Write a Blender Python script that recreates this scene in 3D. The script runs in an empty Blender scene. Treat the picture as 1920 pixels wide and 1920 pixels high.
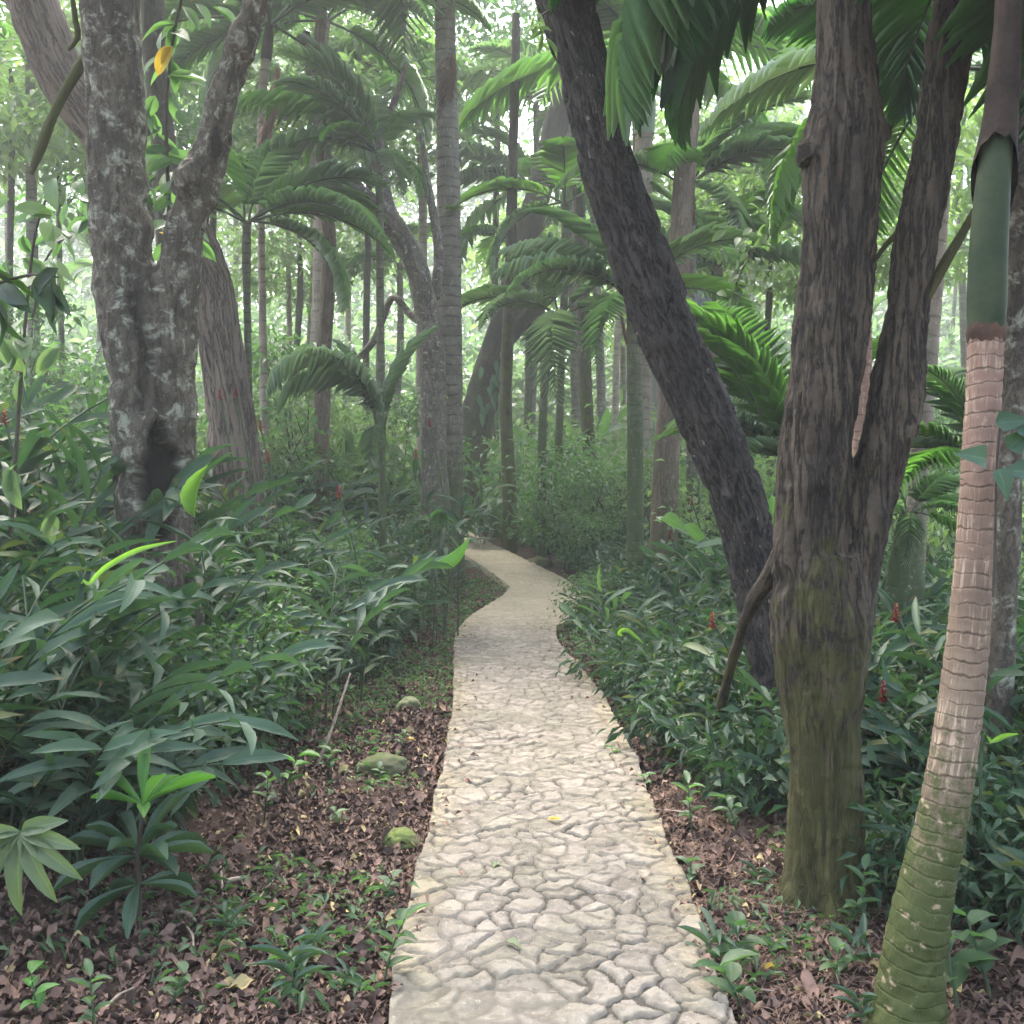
import bpy, math, random
import numpy as np
from mathutils import Vector, Matrix

rng = np.random.default_rng(11)
RND = random.Random(5)
FOC, HZ, CH = 2010.0, 940.0, 1.5          # focal length in photo pixels, horizon row, eye height in metres
scene = bpy.context.scene
COL = scene.collection


def P(px, py, d):
    """A point of the place at distance d seen in the photo's direction (px, py)."""
    return np.array([(px - 960.0) * d / FOC, d, CH + (HZ - py) * d / FOC])


# ------------------------------------------------------------------ noise
def _h(i, j, k, s):
    n = (i * 374761393 + j * 668265263 + k * 2147483647 + s * 1274126177) & 0xFFFFFFFF
    n = ((n ^ (n >> 13)) * 1274126177) & 0xFFFFFFFF
    n = (n ^ (n >> 16)) & 0xFFFFFFFF
    return n.astype(np.float64) / 4294967295.0


def vnoise(p, s=0):
    p = np.asarray(p, float)
    f = np.floor(p)
    i = f.astype(np.int64)
    t = p - f
    t = t * t * (3 - 2 * t)
    out = 0
    for a in (0, 1):
        wa = t[:, 0] if a else 1 - t[:, 0]
        for b in (0, 1):
            wb = t[:, 1] if b else 1 - t[:, 1]
            for c in (0, 1):
                wc = t[:, 2] if c else 1 - t[:, 2]
                out = out + wa * wb * wc * _h(i[:, 0] + a, i[:, 1] + b, i[:, 2] + c, s)
    return out


def fbm(p, octv=4, s=0):
    p = np.asarray(p, float)
    o, a, n = 0, 0.5, 0
    for k in range(octv):
        o = o + a * vnoise(p, s + k * 17)
        n += a
        p = p * 2.03 + 3.7
        a *= 0.5
    return o / n


def sstep(a, b, x):
    t = np.clip((x - a) / (b - a), 0, 1)
    return t * t * (3 - 2 * t)


# ------------------------------------------------------------------ mesh builder
class MB:
    def __init__(self):
        self.v, self.f, self.uv, self.t, self.rest, self.n = [], [], [], [], [], 0

    def add(self, V, F, UV=None, tint=0.5, rest=None):
        V = np.asarray(V, float)
        F = np.asarray(F, np.int64)
        self.v.append(V)
        self.f.append(F + self.n)
        self.uv.append(np.zeros((len(V), 2)) if UV is None else UV)
        self.t.append(np.full(len(V), tint) if np.isscalar(tint) else tint)
        self.rest.append(V if rest is None else rest)
        self.n += len(V)
        return self

    def arrays(self):
        return (np.concatenate(self.v), np.concatenate(self.f), np.concatenate(self.uv), np.concatenate(self.t), np.concatenate(self.rest))

    def mesh(self, name, mat, origin=(0, 0, 0), smooth=True, extra=None):
        V, F, UV, T, RS = self.arrays()
        me = bpy.data.meshes.new(name)
        me.vertices.add(len(V))
        me.vertices.foreach_set("co", (V - np.asarray(origin)).astype(np.float32).ravel())
        me.loops.add(F.size)
        me.loops.foreach_set("vertex_index", F.astype(np.int32).ravel())
        me.polygons.add(len(F))
        me.polygons.foreach_set("loop_start", np.arange(0, F.size, 4, dtype=np.int32))
        me.polygons.foreach_set("use_smooth", np.full(len(F), smooth))
        me.update(calc_edges=True)
        a = me.attributes.new("tint", "FLOAT", "POINT")
        a.data.foreach_set("value", T.astype(np.float32))
        a = me.attributes.new("rest", "FLOAT_VECTOR", "POINT")
        a.data.foreach_set("vector", RS.astype(np.float32).ravel())
        a = me.attributes.new("luv", "FLOAT_VECTOR", "POINT")
        a.data.foreach_set("vector", np.c_[UV, np.zeros(len(UV))].astype(np.float32).ravel())
        for k, arr in (extra or {}).items():
            a = me.attributes.new(k, "FLOAT", "POINT")
            a.data.foreach_set("value", np.asarray(arr, np.float32))
        me.materials.append(mat)
        return me

    def build(self, name, mat, parent=None, origin=(0, 0, 0), smooth=True, extra=None):
        me = self.mesh(name, mat, origin, smooth, extra)
        o = bpy.data.objects.new(name, me)
        COL.objects.link(o)
        if parent is not None:
            o.parent = parent
        else:
            o.location = origin
        return o


def tag(o, label=None, cat=None, group=None, kind=None):
    for k, x in (("label", label), ("category", cat), ("group", group), ("kind", kind)):
        if x:
            o[k] = x
    return o


def thing(name, label, cat, loc, group=None, rotz=0.0, scale=1.0):
    o = bpy.data.objects.new(name, None)
    COL.objects.link(o)
    o.empty_display_size = 0.1
    o.location = loc
    o.rotation_euler = (0, 0, rotz)
    o.scale = (scale,) * 3 if np.isscalar(scale) else scale
    return tag(o, label, cat, group)


def put(name, me, parent, loc=(0, 0, 0), rot=(0, 0, 0), scale=1.0):
    o = bpy.data.objects.new(name, me)
    COL.objects.link(o)
    o.parent = parent
    o.location = loc
    o.rotation_euler = rot
    o.scale = (scale,) * 3 if np.isscalar(scale) else scale
    return o


def dup(root, loc, rotz, scale, label=None, group=None, tilt=(0, 0)):
    r = root.copy()
    COL.objects.link(r)
    r.location = loc
    r.rotation_euler = (tilt[0], tilt[1], rotz)
    r.scale = (scale,) * 3 if np.isscalar(scale) else scale
    if label:
        r["label"] = label
    if group:
        r["group"] = group
    for ch in list(root.children):
        c = ch.copy()
        COL.objects.link(c)
        c.parent = r
    return r


# ------------------------------------------------------------------ shapes
def catmull(pts, step):
    pts = np.asarray(pts, float)
    p = np.vstack([2 * pts[0] - pts[1], pts, 2 * pts[-1] - pts[-2]])
    out = []
    for i in range(1, len(p) - 2):
        seg = np.linalg.norm(p[i + 1][:3] - p[i][:3])
        n = max(1, int(math.ceil(seg / step)))
        t = (np.arange(n) / n)[:, None]
        a, b, c, d = p[i - 1], p[i], p[i + 1], p[i + 2]
        out.append(0.5 * (2 * b + (c - a) * t + (2 * a - 5 * b + 4 * c - d) * t ** 2 + (3 * b - a - 3 * c + d) * t ** 3))
    out.append(p[-2][None])
    return np.vstack(out)


def tube(pts, rad, ns=12, disp=None, cap=True):
    """Tapered tube along pts; disp(rest, theta, s) gives a radial offset in metres. Returns V, F, UV, rest."""
    pts = np.asarray(pts, float)
    rad = np.broadcast_to(np.asarray(rad, float), (len(pts),))
    n = len(pts)
    T = np.gradient(pts, axis=0)
    T /= np.linalg.norm(T, axis=1)[:, None] + 1e-12
    ref = np.array([0.0, -1, 0]) if abs(T[0][1]) < 0.8 else np.array([0.0, 0, 1])
    U = np.zeros_like(pts)
    u = ref - T[0] * ref.dot(T[0])
    for i in range(n):
        u = u - T[i] * u.dot(T[i])
        u /= np.linalg.norm(u) + 1e-12
        U[i] = u
    W = np.cross(T, U)
    s = np.r_[0, np.cumsum(np.linalg.norm(np.diff(pts, axis=0), axis=1))]
    th = np.arange(ns) / ns * 2 * math.pi
    c, sn = np.cos(th), np.sin(th)
    D = U[:, None] * c[None, :, None] + W[:, None] * sn[None, :, None]
    R0 = float(np.mean(rad))
    rest = np.stack([np.broadcast_to(c * R0, (n, ns)), np.broadcast_to(sn * R0, (n, ns)), np.broadcast_to(s[:, None], (n, ns))], -1).reshape(-1, 3)
    r = np.broadcast_to(rad[:, None], (n, ns)).reshape(-1).copy()
    if disp is not None:
        r = r + disp(rest, np.tile(th, n), np.repeat(s, ns))
    V = (np.repeat(pts, ns, axis=0) + D.reshape(-1, 3) * r[:, None])
    i = np.arange(n - 1)[:, None] * ns
    j = np.arange(ns)[None]
    j2 = (j + 1) % ns
    F = np.stack([i + j, i + j2, i + ns + j2, i + ns + j], -1).reshape(-1, 4)
    UV = np.stack([np.tile(th / (2 * math.pi), n), np.repeat(s, ns)], -1)
    return V, F, UV, rest


def strip(nseg, prof, droop=0.0, fold=0.2, wave=0.0, wfreq=9.0, twist=0.0, cols=3):
    """A leaf of length 1 and half width 1 (scaled by the caller) along +Y, face up +Z."""
    t = np.linspace(0, 1, nseg + 1)
    ang = -droop * t
    ds = 1.0 / nseg
    y = np.r_[0, np.cumsum(np.cos((ang[1:] + ang[:-1]) / 2) * ds)]
    z = np.r_[0, np.cumsum(np.sin((ang[1:] + ang[:-1]) / 2) * ds)]
    w = np.array([prof(x) for x in t])
    u = np.linspace(-1, 1, cols)
    X = u[None] * w[:, None]
    off = fold * np.abs(u)[None] * w[:, None] + wave * np.sin(wfreq * t + 1.0)[:, None] * np.abs(u)[None] * w[:, None] * np.where(u > 0, 1, -0.8)[None]
    Y = y[:, None] - np.sin(ang)[:, None] * off * 0
    Z = z[:, None] + off
    V = np.stack([X, np.broadcast_to(Y, X.shape), Z], -1).reshape(-1, 3)
    UV = np.stack([np.broadcast_to(u[None], X.shape), np.broadcast_to(t[:, None], X.shape)], -1).reshape(-1, 2)
    i = np.arange(nseg)[:, None] * cols
    j = np.arange(cols - 1)[None]
    F = np.stack([i + j, i + j + 1, i + cols + j + 1, i + cols + j], -1).reshape(-1, 4)
    return V, F, UV


def lance(x):
    return max(0.025, 1.75 * (max(x, 0) ** 0.75) * (1 - x) ** 0.85)


def ovate(x):
    return max(0.02, 1.9 * (max(x - 0.06, 0) ** 0.5) * (1 - x) ** 0.8)


def obovate(x):
    return max(0.05, 1.55 * (max(x, 0) ** 1.1) * (1.0 - x + 0.004) ** 0.42)


def ribbon(x):
    return max(0.04, min(1.0, 0.5 + 4 * x) * (1 - x ** 1.6))


def orient(dirs, ups):
    dirs = dirs / (np.linalg.norm(dirs, axis=1)[:, None] + 1e-9)
    X = np.cross(dirs, ups)
    X /= np.linalg.norm(X, axis=1)[:, None] + 1e-9
    Z = np.cross(X, dirs)
    return X, dirs, Z


def stamp(mb, tpl, pos, dirs, ups, L, W, tint):
    """Copies of a leaf template: length L, half width W."""
    V, F, UV = tpl
    n = len(pos)
    if n == 0:
        return
    X, Y, Z = orient(np.asarray(dirs, float), np.asarray(ups, float))
    L = np.broadcast_to(L, (n,))
    W = np.broadcast_to(W, (n,))
    vx = V[None, :, 0] * W[:, None]
    vy = V[None, :, 1] * L[:, None]
    # fold is measured in half widths, droop in lengths
    dz = V[:, 2]
    vz = dz[None] * L[:, None]
    pts = pos[:, None] + X[:, None] * vx[..., None] + Y[:, None] * vy[..., None] + Z[:, None] * vz[..., None]
    k = len(V)
    FF = (F[None] + (np.arange(n) * k)[:, None, None]).reshape(-1, 4)
    tt = np.repeat(np.broadcast_to(tint, (n,)), k)
    mb.add(pts.reshape(-1, 3), FF, np.tile(UV, (n, 1)), tt)


def rdir(n, g=rng):
    v = g.normal(size=(n, 3))
    return v / np.linalg.norm(v, axis=1)[:, None]


# ------------------------------------------------------------------ materials
class NT:
    def __init__(self, name):
        self.m = bpy.data.materials.new(name)
        self.m.use_nodes = True
        self.t = self.m.node_tree
        self.t.nodes.clear()

    def n(self, typ, **kw):
        x = self.t.nodes.new(typ)
        for k, v in kw.items():
            if k.startswith("i_"):
                key = k[2:].replace("_", " ")
                self.set(x, key, v)
            else:
                setattr(x, k, v)
        return x

    def set(self, node, key, v):
        s = node.inputs[int(key)] if str(key).isdigit() else node.inputs[key]
        if isinstance(v, bpy.types.NodeSocket):
            self.t.links.new(v, s)
        else:
            s.default_value = v

    def attr(self, name, out="Fac"):
        return self.n("ShaderNodeAttribute", attribute_name=name).outputs[out]

    def noise(self, vec, scale, detail=4, rough=0.6, dist=0.0):
        x = self.n("ShaderNodeTexNoise")
        self.set(x, "Vector", vec)
        self.set(x, "Scale", scale)
        self.set(x, "Detail", detail)
        self.set(x, "Roughness", rough)
        self.set(x, "Distortion", dist)
        return x.outputs["Fac"]

    def scale(self, vec, s):
        x = self.n("ShaderNodeMapping")
        self.set(x, "Vector", vec)
        self.set(x, "Scale", s)
        return x.outputs[0]

    def ramp(self, fac, a, b, ca=(0, 0, 0, 1), cb=(1, 1, 1, 1)):
        x = self.n("ShaderNodeMapRange", interpolation_type="SMOOTHSTEP")
        self.set(x, "Value", fac)
        self.set(x, "From Min", a)
        self.set(x, "From Max", b)
        return x.outputs[0]

    def mix(self, fac, a, b, mode="MIX"):
        x = self.n("ShaderNodeMix", data_type="RGBA", blend_type=mode)
        self.set(x, 0, fac)
        for i, c in ((6, a), (7, b)):
            self.set(x, i, c if isinstance(c, bpy.types.NodeSocket) else (tuple(c) + (1,))[:4])
        return x.outputs[2]

    def math(self, op, a, b=0.0, clamp=False):
        x = self.n("ShaderNodeMath", operation=op, use_clamp=clamp)
        self.set(x, 0, a)
        self.set(x, 1, b)
        return x.outputs[0]

    def bump(self, h, strength, dist):
        x = self.n("ShaderNodeBump")
        self.set(x, "Height", h)
        self.set(x, "Strength", strength)
        self.set(x, "Distance", dist)
        return x.outputs[0]

    def finish(self, shader):
        o = self.n("ShaderNodeOutputMaterial")
        self.t.links.new(shader, o.inputs["Surface"])
        return self.m

    def principled(self, col, rough, normal=None, spec=0.5):
        p = self.n("ShaderNodeBsdfPrincipled")
        self.set(p, "Base Color", col if isinstance(col, bpy.types.NodeSocket) else tuple(col) + (1,))
        self.set(p, "Roughness", rough)
        self.set(p, "Specular IOR Level", spec)
        if normal is not None:
            self.set(p, "Normal", normal)
        return p.outputs[0]


def leafmat(name, dark, light, trans=0.35, tcol=None, rough=0.42, vein=0.5, veinfreq=26.0, spec=0.5, jitter=0.35, spots=0.0, aging=0.0):
    t = NT(name)
    tint = t.attr("tint")
    rnd = t.n("ShaderNodeObjectInfo").outputs["Random"]
    f = t.math("ADD", t.math("MULTIPLY", tint, 1.0 - jitter), t.math("MULTIPLY", rnd, jitter), True)
    col = t.mix(f, dark, light)
    uv = t.n("ShaderNodeSeparateXYZ")
    t.set(uv, 0, t.attr("luv", "Vector"))
    au = t.math("ABSOLUTE", uv.outputs[0])
    rest = t.attr("rest", "Vector")
    blot = t.noise(rest, 9.0, 3)
    col = t.mix(t.math("MULTIPLY", t.ramp(blot, 0.35, 0.75), 0.45), col, t.mix(1.0, col, (0.62, 0.66, 0.5), "MULTIPLY"))
    if vein:
        mid = t.ramp(au, 0.13, 0.02)
        lighter = t.mix(1.0, col, (1.9, 1.8, 1.5), "MULTIPLY")
        col = t.mix(t.math("MULTIPLY", mid, vein), col, lighter)
    if spots:
        col = t.mix(t.math("MULTIPLY", t.ramp(t.noise(rest, 14.0, 2), 0.62, 0.7), spots), col, (0.22, 0.16, 0.05))
    if aging:
        tip = t.ramp(t.math('ADD', uv.outputs[1], t.math('MULTIPLY', t.noise(rest, 5.0, 2), 0.5)), 1.14, 1.26)
        col = t.mix(tip, col, (0.13, 0.09, 0.04))
    # raised side veins running out towards the tip
    ph = t.math("ADD", t.math("MULTIPLY", uv.outputs[1], veinfreq), t.math("MULTIPLY", au, -5.0))
    col = t.mix(t.math("MULTIPLY", t.ramp(tint, 0.80, 0.86), aging), col, (0.17, 0.17, 0.045)) if aging else col
    h = t.math("SINE", t.math("MULTIPLY", ph, 6.283))
    nrm = t.bump(h, 0.22 if vein else 0.1, 0.004)
    p = t.principled(col, rough, nrm, spec)
    tr = t.n("ShaderNodeBsdfTranslucent")
    t.set(tr, "Color", t.mix(1.0, col, tcol or (1.5, 1.9, 0.8), "MULTIPLY"))
    m = t.n("ShaderNodeMixShader")
    t.set(m, 0, trans)
    t.t.links.new(p, m.inputs[1])
    t.t.links.new(tr.outputs[0], m.inputs[2])
    return t.finish(m.outputs[0])


def bark(name, c1, c2, crack=(0.02, 0.016, 0.013), crackamt=0.6, lichen=None, lich=(0.56, 0.66), lscale=9.0, moss=None, mossamt=0.0, mosstop=1.0,
         sc=22.0, stretch=0.22, bump=0.5, bdist=0.012, rough=0.85, flecks=None):
    t = NT(name)
    rest = t.attr("rest", "Vector")
    st = t.scale(rest, (1, 1, stretch))
    big = t.noise(st, sc * 0.35, 5, 0.6)
    fine = t.noise(st, sc, 6, 0.65, 0.3)
    col = t.mix(t.ramp(big, 0.3, 0.7), c1, c2)
    ridge = t.math("ABSOLUTE", t.math("SUBTRACT", fine, 0.5))
    cr = t.ramp(ridge, 0.06, 0.0)
    col = t.mix(t.math("MULTIPLY", cr, crackamt), col, crack)
    col = t.mix(t.math("MULTIPLY", t.ramp(t.noise(rest, 60.0, 3), 0.35, 0.7), 0.35), col, t.mix(1.0, col, (1.7, 1.65, 1.6), "MULTIPLY"))
    if lichen:
        ln = t.noise(rest, lscale, 7, 0.7, 0.4)
        col = t.mix(t.ramp(ln, *lich), col, lichen)
    if flecks:
        fl = t.noise(t.scale(rest, (1, 1, 0.45)), 38.0, 2, 0.5)
        reg = t.ramp(t.noise(rest, 2.2, 3), 0.45, 0.6)
        col = t.mix(t.math("MULTIPLY", t.ramp(fl, 0.67, 0.72), reg), col, flecks)
    if moss:
        sep = t.n("ShaderNodeSeparateXYZ")
        t.set(sep, 0, rest)
        low = t.ramp(sep.outputs[2], mosstop, 0.0)
        mn = t.noise(rest, 7.0, 6, 0.7)
        f = t.ramp(t.math("ADD", mn, t.math("MULTIPLY", low, 0.35)), 0.62, 0.78)
        col = t.mix(t.math("MULTIPLY", f, mossamt), col, moss)
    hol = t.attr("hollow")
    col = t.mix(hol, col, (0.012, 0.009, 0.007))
    h = t.math("ADD", t.math("MULTIPLY", cr, -0.6), t.math("ADD", fine, t.math("MULTIPLY", t.noise(rest, 90.0, 4), 0.4)))
    return t.finish(t.principled(col, rough, t.bump(h, bump, bdist), 0.25))


def plain(name, c, rough=0.7, var=0.3, sc=12.0, c2=None, spec=0.3, bump=0.3):
    t = NT(name)
    co = t.attr("rest", "Vector")
    nz = t.noise(co, sc, 6, 0.65)
    col = t.mix(t.math("MULTIPLY", t.ramp(nz, 0.3, 0.7), 1.0), c, c2 or tuple(x * (1 - var) for x in c))
    return t.finish(t.principled(col, rough, t.bump(nz, bump, 0.01), spec))


def palmbark(name, base, ring, moss=None, mosstop=1.0, step=0.09, fibre=0.5, topc=None, topz=9.0, pale=(0.42, 0.32, 0.22)):
    t = NT(name)
    rest = t.attr("rest", "Vector")
    sep = t.n("ShaderNodeSeparateXYZ")
    t.set(sep, 0, rest)
    z = sep.outputs[2]
    wob = t.math("MULTIPLY", t.noise(t.scale(rest, (2, 2, 1)), 2.5, 4), 0.09)
    ph = t.math("FRACT", t.math("DIVIDE", t.math("ADD", z, wob), step))
    line = t.math("MULTIPLY", t.ramp(ph, 0.0, 0.18), t.ramp(ph, 1.0, 0.84))
    line = t.math("ADD", line, t.math("MULTIPLY", t.ramp(t.noise(rest, 11.0, 4), 0.38, 0.68), 0.8), True)
    big = t.noise(rest, 6.0, 5)
    col = t.mix(t.ramp(big, 0.3, 0.7), base, tuple(x * 0.62 for x in base))
    if topc:
        col = t.mix(t.ramp(z, topz - 0.9, topz + 0.2), col, topc)
    if fibre:
        fb = t.noise(t.scale(rest, (1, 1, 0.08)), 70.0, 3, 0.6)
        band = t.ramp(t.noise(t.scale(rest, (0.2, 0.2, 1)), 9.0, 3), 0.42, 0.58)
        col = t.mix(t.math("MULTIPLY", t.math("MULTIPLY", t.ramp(fb, 0.52, 0.62), band), fibre), col, pale)
    col = t.mix(t.math("SUBTRACT", 1.0, line), col, ring)
    if moss:
        low = t.ramp(z, mosstop, mosstop * 0.15)
        mn = t.noise(rest, 16.0, 6, 0.75)
        col = t.mix(t.ramp(t.math("ADD", mn, t.math("MULTIPLY", low, 0.55)), 0.66, 0.9), col, moss)
    col = t.mix(t.math("MULTIPLY", t.ramp(t.noise(rest, 24.0, 4), 0.6, 0.72), 0.75), col, tuple(min(1, x * 1.9) for x in base))
    h = t.math("ADD", t.math("MULTIPLY", line, 0.8), t.math("MULTIPLY", t.noise(t.scale(rest, (1, 1, 0.3)), 60.0, 5), 0.8))
    return t.finish(t.principled(col, 0.8, t.bump(h, 0.5, 0.01), 0.25))


M = {}
M["ginger"] = leafmat("ginger_leaf", (0.016, 0.042, 0.026), (0.058, 0.112, 0.06), 0.26, rough=0.5, veinfreq=34, spots=0.3, spec=0.3, aging=0.6)
M["ginger_b"] = leafmat("ginger_leaf_young", (0.10, 0.20, 0.03), (0.22, 0.36, 0.07), 0.45, rough=0.4, veinfreq=34)
M["fern"] = leafmat("shrub_leaf", (0.03, 0.066, 0.045), (0.085, 0.145, 0.092), 0.25, rough=0.52, spec=.35)
M["pale"] = leafmat("pale_leaf", (0.10, 0.14, 0.07), (0.17, 0.22, 0.11), 0.3, rough=0.5)
M["rosette"] = leafmat("bright_leaf", (0.09, 0.22, 0.05), (0.15, 0.32, 0.09), 0.35, rough=0.4, jitter=0)
M["shrub"] = leafmat("shrub_leaf_mid", (0.04, 0.085, 0.04), (0.11, 0.19, 0.085), 0.42, vein=0.3, jitter=0.5)
M["bright"] = leafmat("leaf_bright", (0.08, 0.135, 0.055), (0.185, 0.26, 0.12), 0.48, tcol=(1.35, 1.6, 0.85), vein=0.2, jitter=0.4)
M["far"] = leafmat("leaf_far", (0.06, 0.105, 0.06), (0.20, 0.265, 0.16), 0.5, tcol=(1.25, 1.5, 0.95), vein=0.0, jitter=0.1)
M["crown"] = leafmat("leaf_crown", (0.02, 0.045, 0.018), (0.06, 0.11, 0.04), 0.35, vein=0.2)
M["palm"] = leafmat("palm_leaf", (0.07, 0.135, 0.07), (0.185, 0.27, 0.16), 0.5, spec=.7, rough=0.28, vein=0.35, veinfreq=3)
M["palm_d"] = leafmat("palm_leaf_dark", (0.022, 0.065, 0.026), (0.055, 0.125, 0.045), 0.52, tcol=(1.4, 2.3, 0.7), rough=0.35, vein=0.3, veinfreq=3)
M["palm_b"] = leafmat("palm_leaf_bright", (0.07, 0.16, 0.035), (0.15, 0.27, 0.075), 0.52, rough=0.35, vein=0.3, veinfreq=3)  # bright green fronds, with the glow of backlit ones put into the colour
M["palm_l"] = leafmat("palm_leaf_pale", (0.11, 0.165, 0.125), (0.23, 0.29, 0.23), 0.4, rough=0.33, vein=0.35, veinfreq=3)  # pale fronds, with the sky's gloss put into the leaf colour
M["dead"] = leafmat("dead_frond", (0.22, 0.12, 0.085), (0.4, 0.25, 0.19), 0.2, tcol=(1.2, 1, 0.9), rough=0.7, vein=0.2)
M["yellow"] = leafmat("yellow_leaf", (0.4, 0.28, 0.03), (0.5, 0.4, 0.06), 0.4, tcol=(1.2, 1.1, 0.6))
M["stem"] = plain("green_stem", (0.05, 0.085, 0.035), 0.5, c2=(0.035, 0.05, 0.025))
M["rachis"] = plain("palm_rachis", (0.06, 0.09, 0.035), 0.5, c2=(0.03, 0.045, 0.02))
M["twig"] = plain("twig", (0.07, 0.055, 0.04), 0.8, c2=(0.035, 0.028, 0.02))
M["stick"] = plain("dry_stick", (0.42, 0.35, 0.27), 0.8, c2=(0.2, 0.15, 0.11), sc=30)
M["red"] = leafmat("red_bract", (0.12, 0.007, 0.01), (0.28, 0.016, 0.016), 0.25, tcol=(1.3, 0.7, 0.6), vein=0.0)
M["crownshaft"] = plain("green_crownshaft", (0.02, 0.036, 0.016), 0.6, c2=(0.045, 0.058, 0.026), sc=7.0, bump=0.25, spec=.15)
M["collar"] = plain("brown_collar", (0.11, 0.065, 0.045), 0.9, c2=(0.05, 0.032, 0.024), sc=9.0, bump=0.5, spec=.1)
M["b_creeper"] = bark("dark_mossy_bark", (0.05, 0.042, 0.03), (0.026, 0.022, 0.017), moss=(0.055, 0.065, 0.02), mossamt=0.6, mosstop=6.0, sc=16, stretch=0.25, lichen=(0.17, 0.165, 0.13), lich=(0.62, 0.76))
M["crownshaft_p"] = plain("pale_crownshaft", (0.24, 0.32, 0.2), 0.5, c2=(0.16, 0.22, 0.13), sc=3.0, bump=0.1)
M["leafbase"] = plain("dark_leaf_base", (0.02, 0.015, 0.012), 0.75, c2=(0.055, 0.038, 0.028), sc=6.0, bump=.6, spec=.08)
M["rock"] = plain("pale_mossy_rock", (0.30, 0.30, 0.17), 0.9, c2=(0.09, 0.12, 0.04), sc=14, bump=0.6)
M["rock_m"] = plain("mossy_rock", (0.065, 0.085, 0.025), 0.95, c2=(0.1, 0.1, 0.06), sc=14, bump=0.7)
M["rock_y"] = plain("mossy_rock_bright", (0.16, 0.2, 0.05), 0.95, c2=(0.06, 0.075, 0.03), sc=14, bump=0.7)
M["hut"] = plain("dark_wall", (0.05, 0.055, 0.065), 0.8, c2=(0.10, 0.105, 0.12), sc=2.0)
M["hutpost"] = plain("pale_post", (0.45, 0.4, 0.34), 0.8)
M["hutroof"] = plain("weathered_roof", (0.3, 0.29, 0.28), 0.8)
M["hutglass"] = plain("dark_opening", (0.015, 0.017, 0.02), 0.15, spec=0.6)
M["b_lichen"] = bark("lichen_bark", (0.125, 0.103, 0.074), (0.062, 0.052, 0.038), lichen=(0.35, 0.35, 0.26), lich=(0.51, 0.68), lscale=10.0, moss=(0.06, 0.065, 0.025), mossamt=0.55, mosstop=1.2, sc=22, stretch=0.45, crackamt=0.5, bump=.7)
M["b_red"] = bark("furrowed_brown_bark", (0.19, 0.145, 0.11), (0.125, 0.098, 0.078), crack=(0.05, 0.035, 0.03), crackamt=0.9, sc=15, stretch=0.13, bump=0.8, bdist=0.03, moss=(0.1, 0.12, 0.05), mossamt=0.4)
M["b_dark"] = bark("dark_plated_bark", (0.060, 0.049, 0.042), (0.034, 0.028, 0.025), crack=(0.010, 0.008, 0.008), crackamt=0.9, sc=26, stretch=0.25, bump=0.9, bdist=0.02, flecks=(0.28, 0.25, 0.22), rough=0.75, lichen=(0.075, 0.065, 0.055), lich=(0.6, 0.8), lscale=20)
M["b_twin"] = bark("furrowed_dark_bark", (0.084, 0.064, 0.043), (0.038, 0.030, 0.021), crack=(0.014, 0.011, 0.009), crackamt=0.85, sc=24, stretch=0.14, bump=0.8, bdist=0.015, moss=(0.062, 0.062, 0.016), mossamt=0.8, mosstop=2.6, lichen=(0.16, 0.15, 0.12), lich=(0.66, 0.8), lscale=17)
M["b_grey"] = bark("grey_mottled_bark", (0.16, 0.14, 0.11), (0.085, 0.075, 0.06), lichen=(0.33, 0.33, 0.27), lich=(0.55, 0.68), lscale=15.0, moss=(0.09, 0.10, 0.03), mossamt=0.7, mosstop=3.0, sc=20, stretch=0.4)
M["b_brown"] = bark("plain_brown_bark", (0.16, 0.12, 0.085), (0.09, 0.068, 0.05), crackamt=0.5, sc=14, stretch=0.2, moss=(0.09, 0.10, 0.035), mossamt=0.6, mosstop=3.0, lichen=(0.28, 0.25, 0.2), lich=(0.6, 0.75))
M["b_mossy"] = bark("mossy_bark", (0.075, 0.065, 0.045), (0.045, 0.04, 0.03), moss=(0.075, 0.085, 0.025), mossamt=0.9, mosstop=6.0, sc=18, stretch=0.25, lichen=(0.2, 0.2, 0.15), lich=(0.6, 0.75))
M["p_near"] = palmbark("tan_ringed_palm_bark", (0.225, 0.165, 0.11), (0.12, 0.085, 0.056), moss=(0.058, 0.07, 0.02), mosstop=1.45, step=0.043, fibre=0.85, topc=(0.245, 0.155, 0.112), topz=1.9)
M["p_grey"] = palmbark("grey_ringed_palm_bark", (0.16, 0.145, 0.11), (0.06, 0.055, 0.04), moss=(0.06, 0.075, 0.03), mosstop=3.0, step=0.13, fibre=0.3, pale=(0.35, 0.33, 0.28))
M["p_green"] = palmbark("green_ringed_palm_bark", (0.11, 0.115, 0.07), (0.05, 0.05, 0.035), moss=(0.05, 0.07, 0.025), mosstop=4.5, step=0.11, fibre=0.3, pale=(0.3, 0.3, 0.22))
M["p_pale"] = palmbark("pale_palm_bark", (0.30, 0.25, 0.19), (0.15, 0.12, 0.09), moss=(0.09, 0.11, 0.05), mosstop=2.5, step=0.16, fibre=0.2)
# ================================================================== terrain
ZKY = [-400, 0, 3, 5, 8, 10, 11.5, 13, 16, 20, 30, 60, 400]
ZKZ = [0.0, 0.0, 0.0, 0.03, 0.08, 0.13, 0.22, 0.38, 0.75, 1.05, 1.3, 1.7, 3.0]


def z0(y):
    return np.interp(y, ZKY, ZKZ)


def ground_d(py, off=0.0):
    """Distance at which the flat line of the path is seen in photo row py."""
    d = np.linspace(1.5, 40, 8000)
    row = HZ + (CH - z0(d) - off) * FOC / d
    return float(d[np.argmin(np.abs(row - py))])


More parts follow.
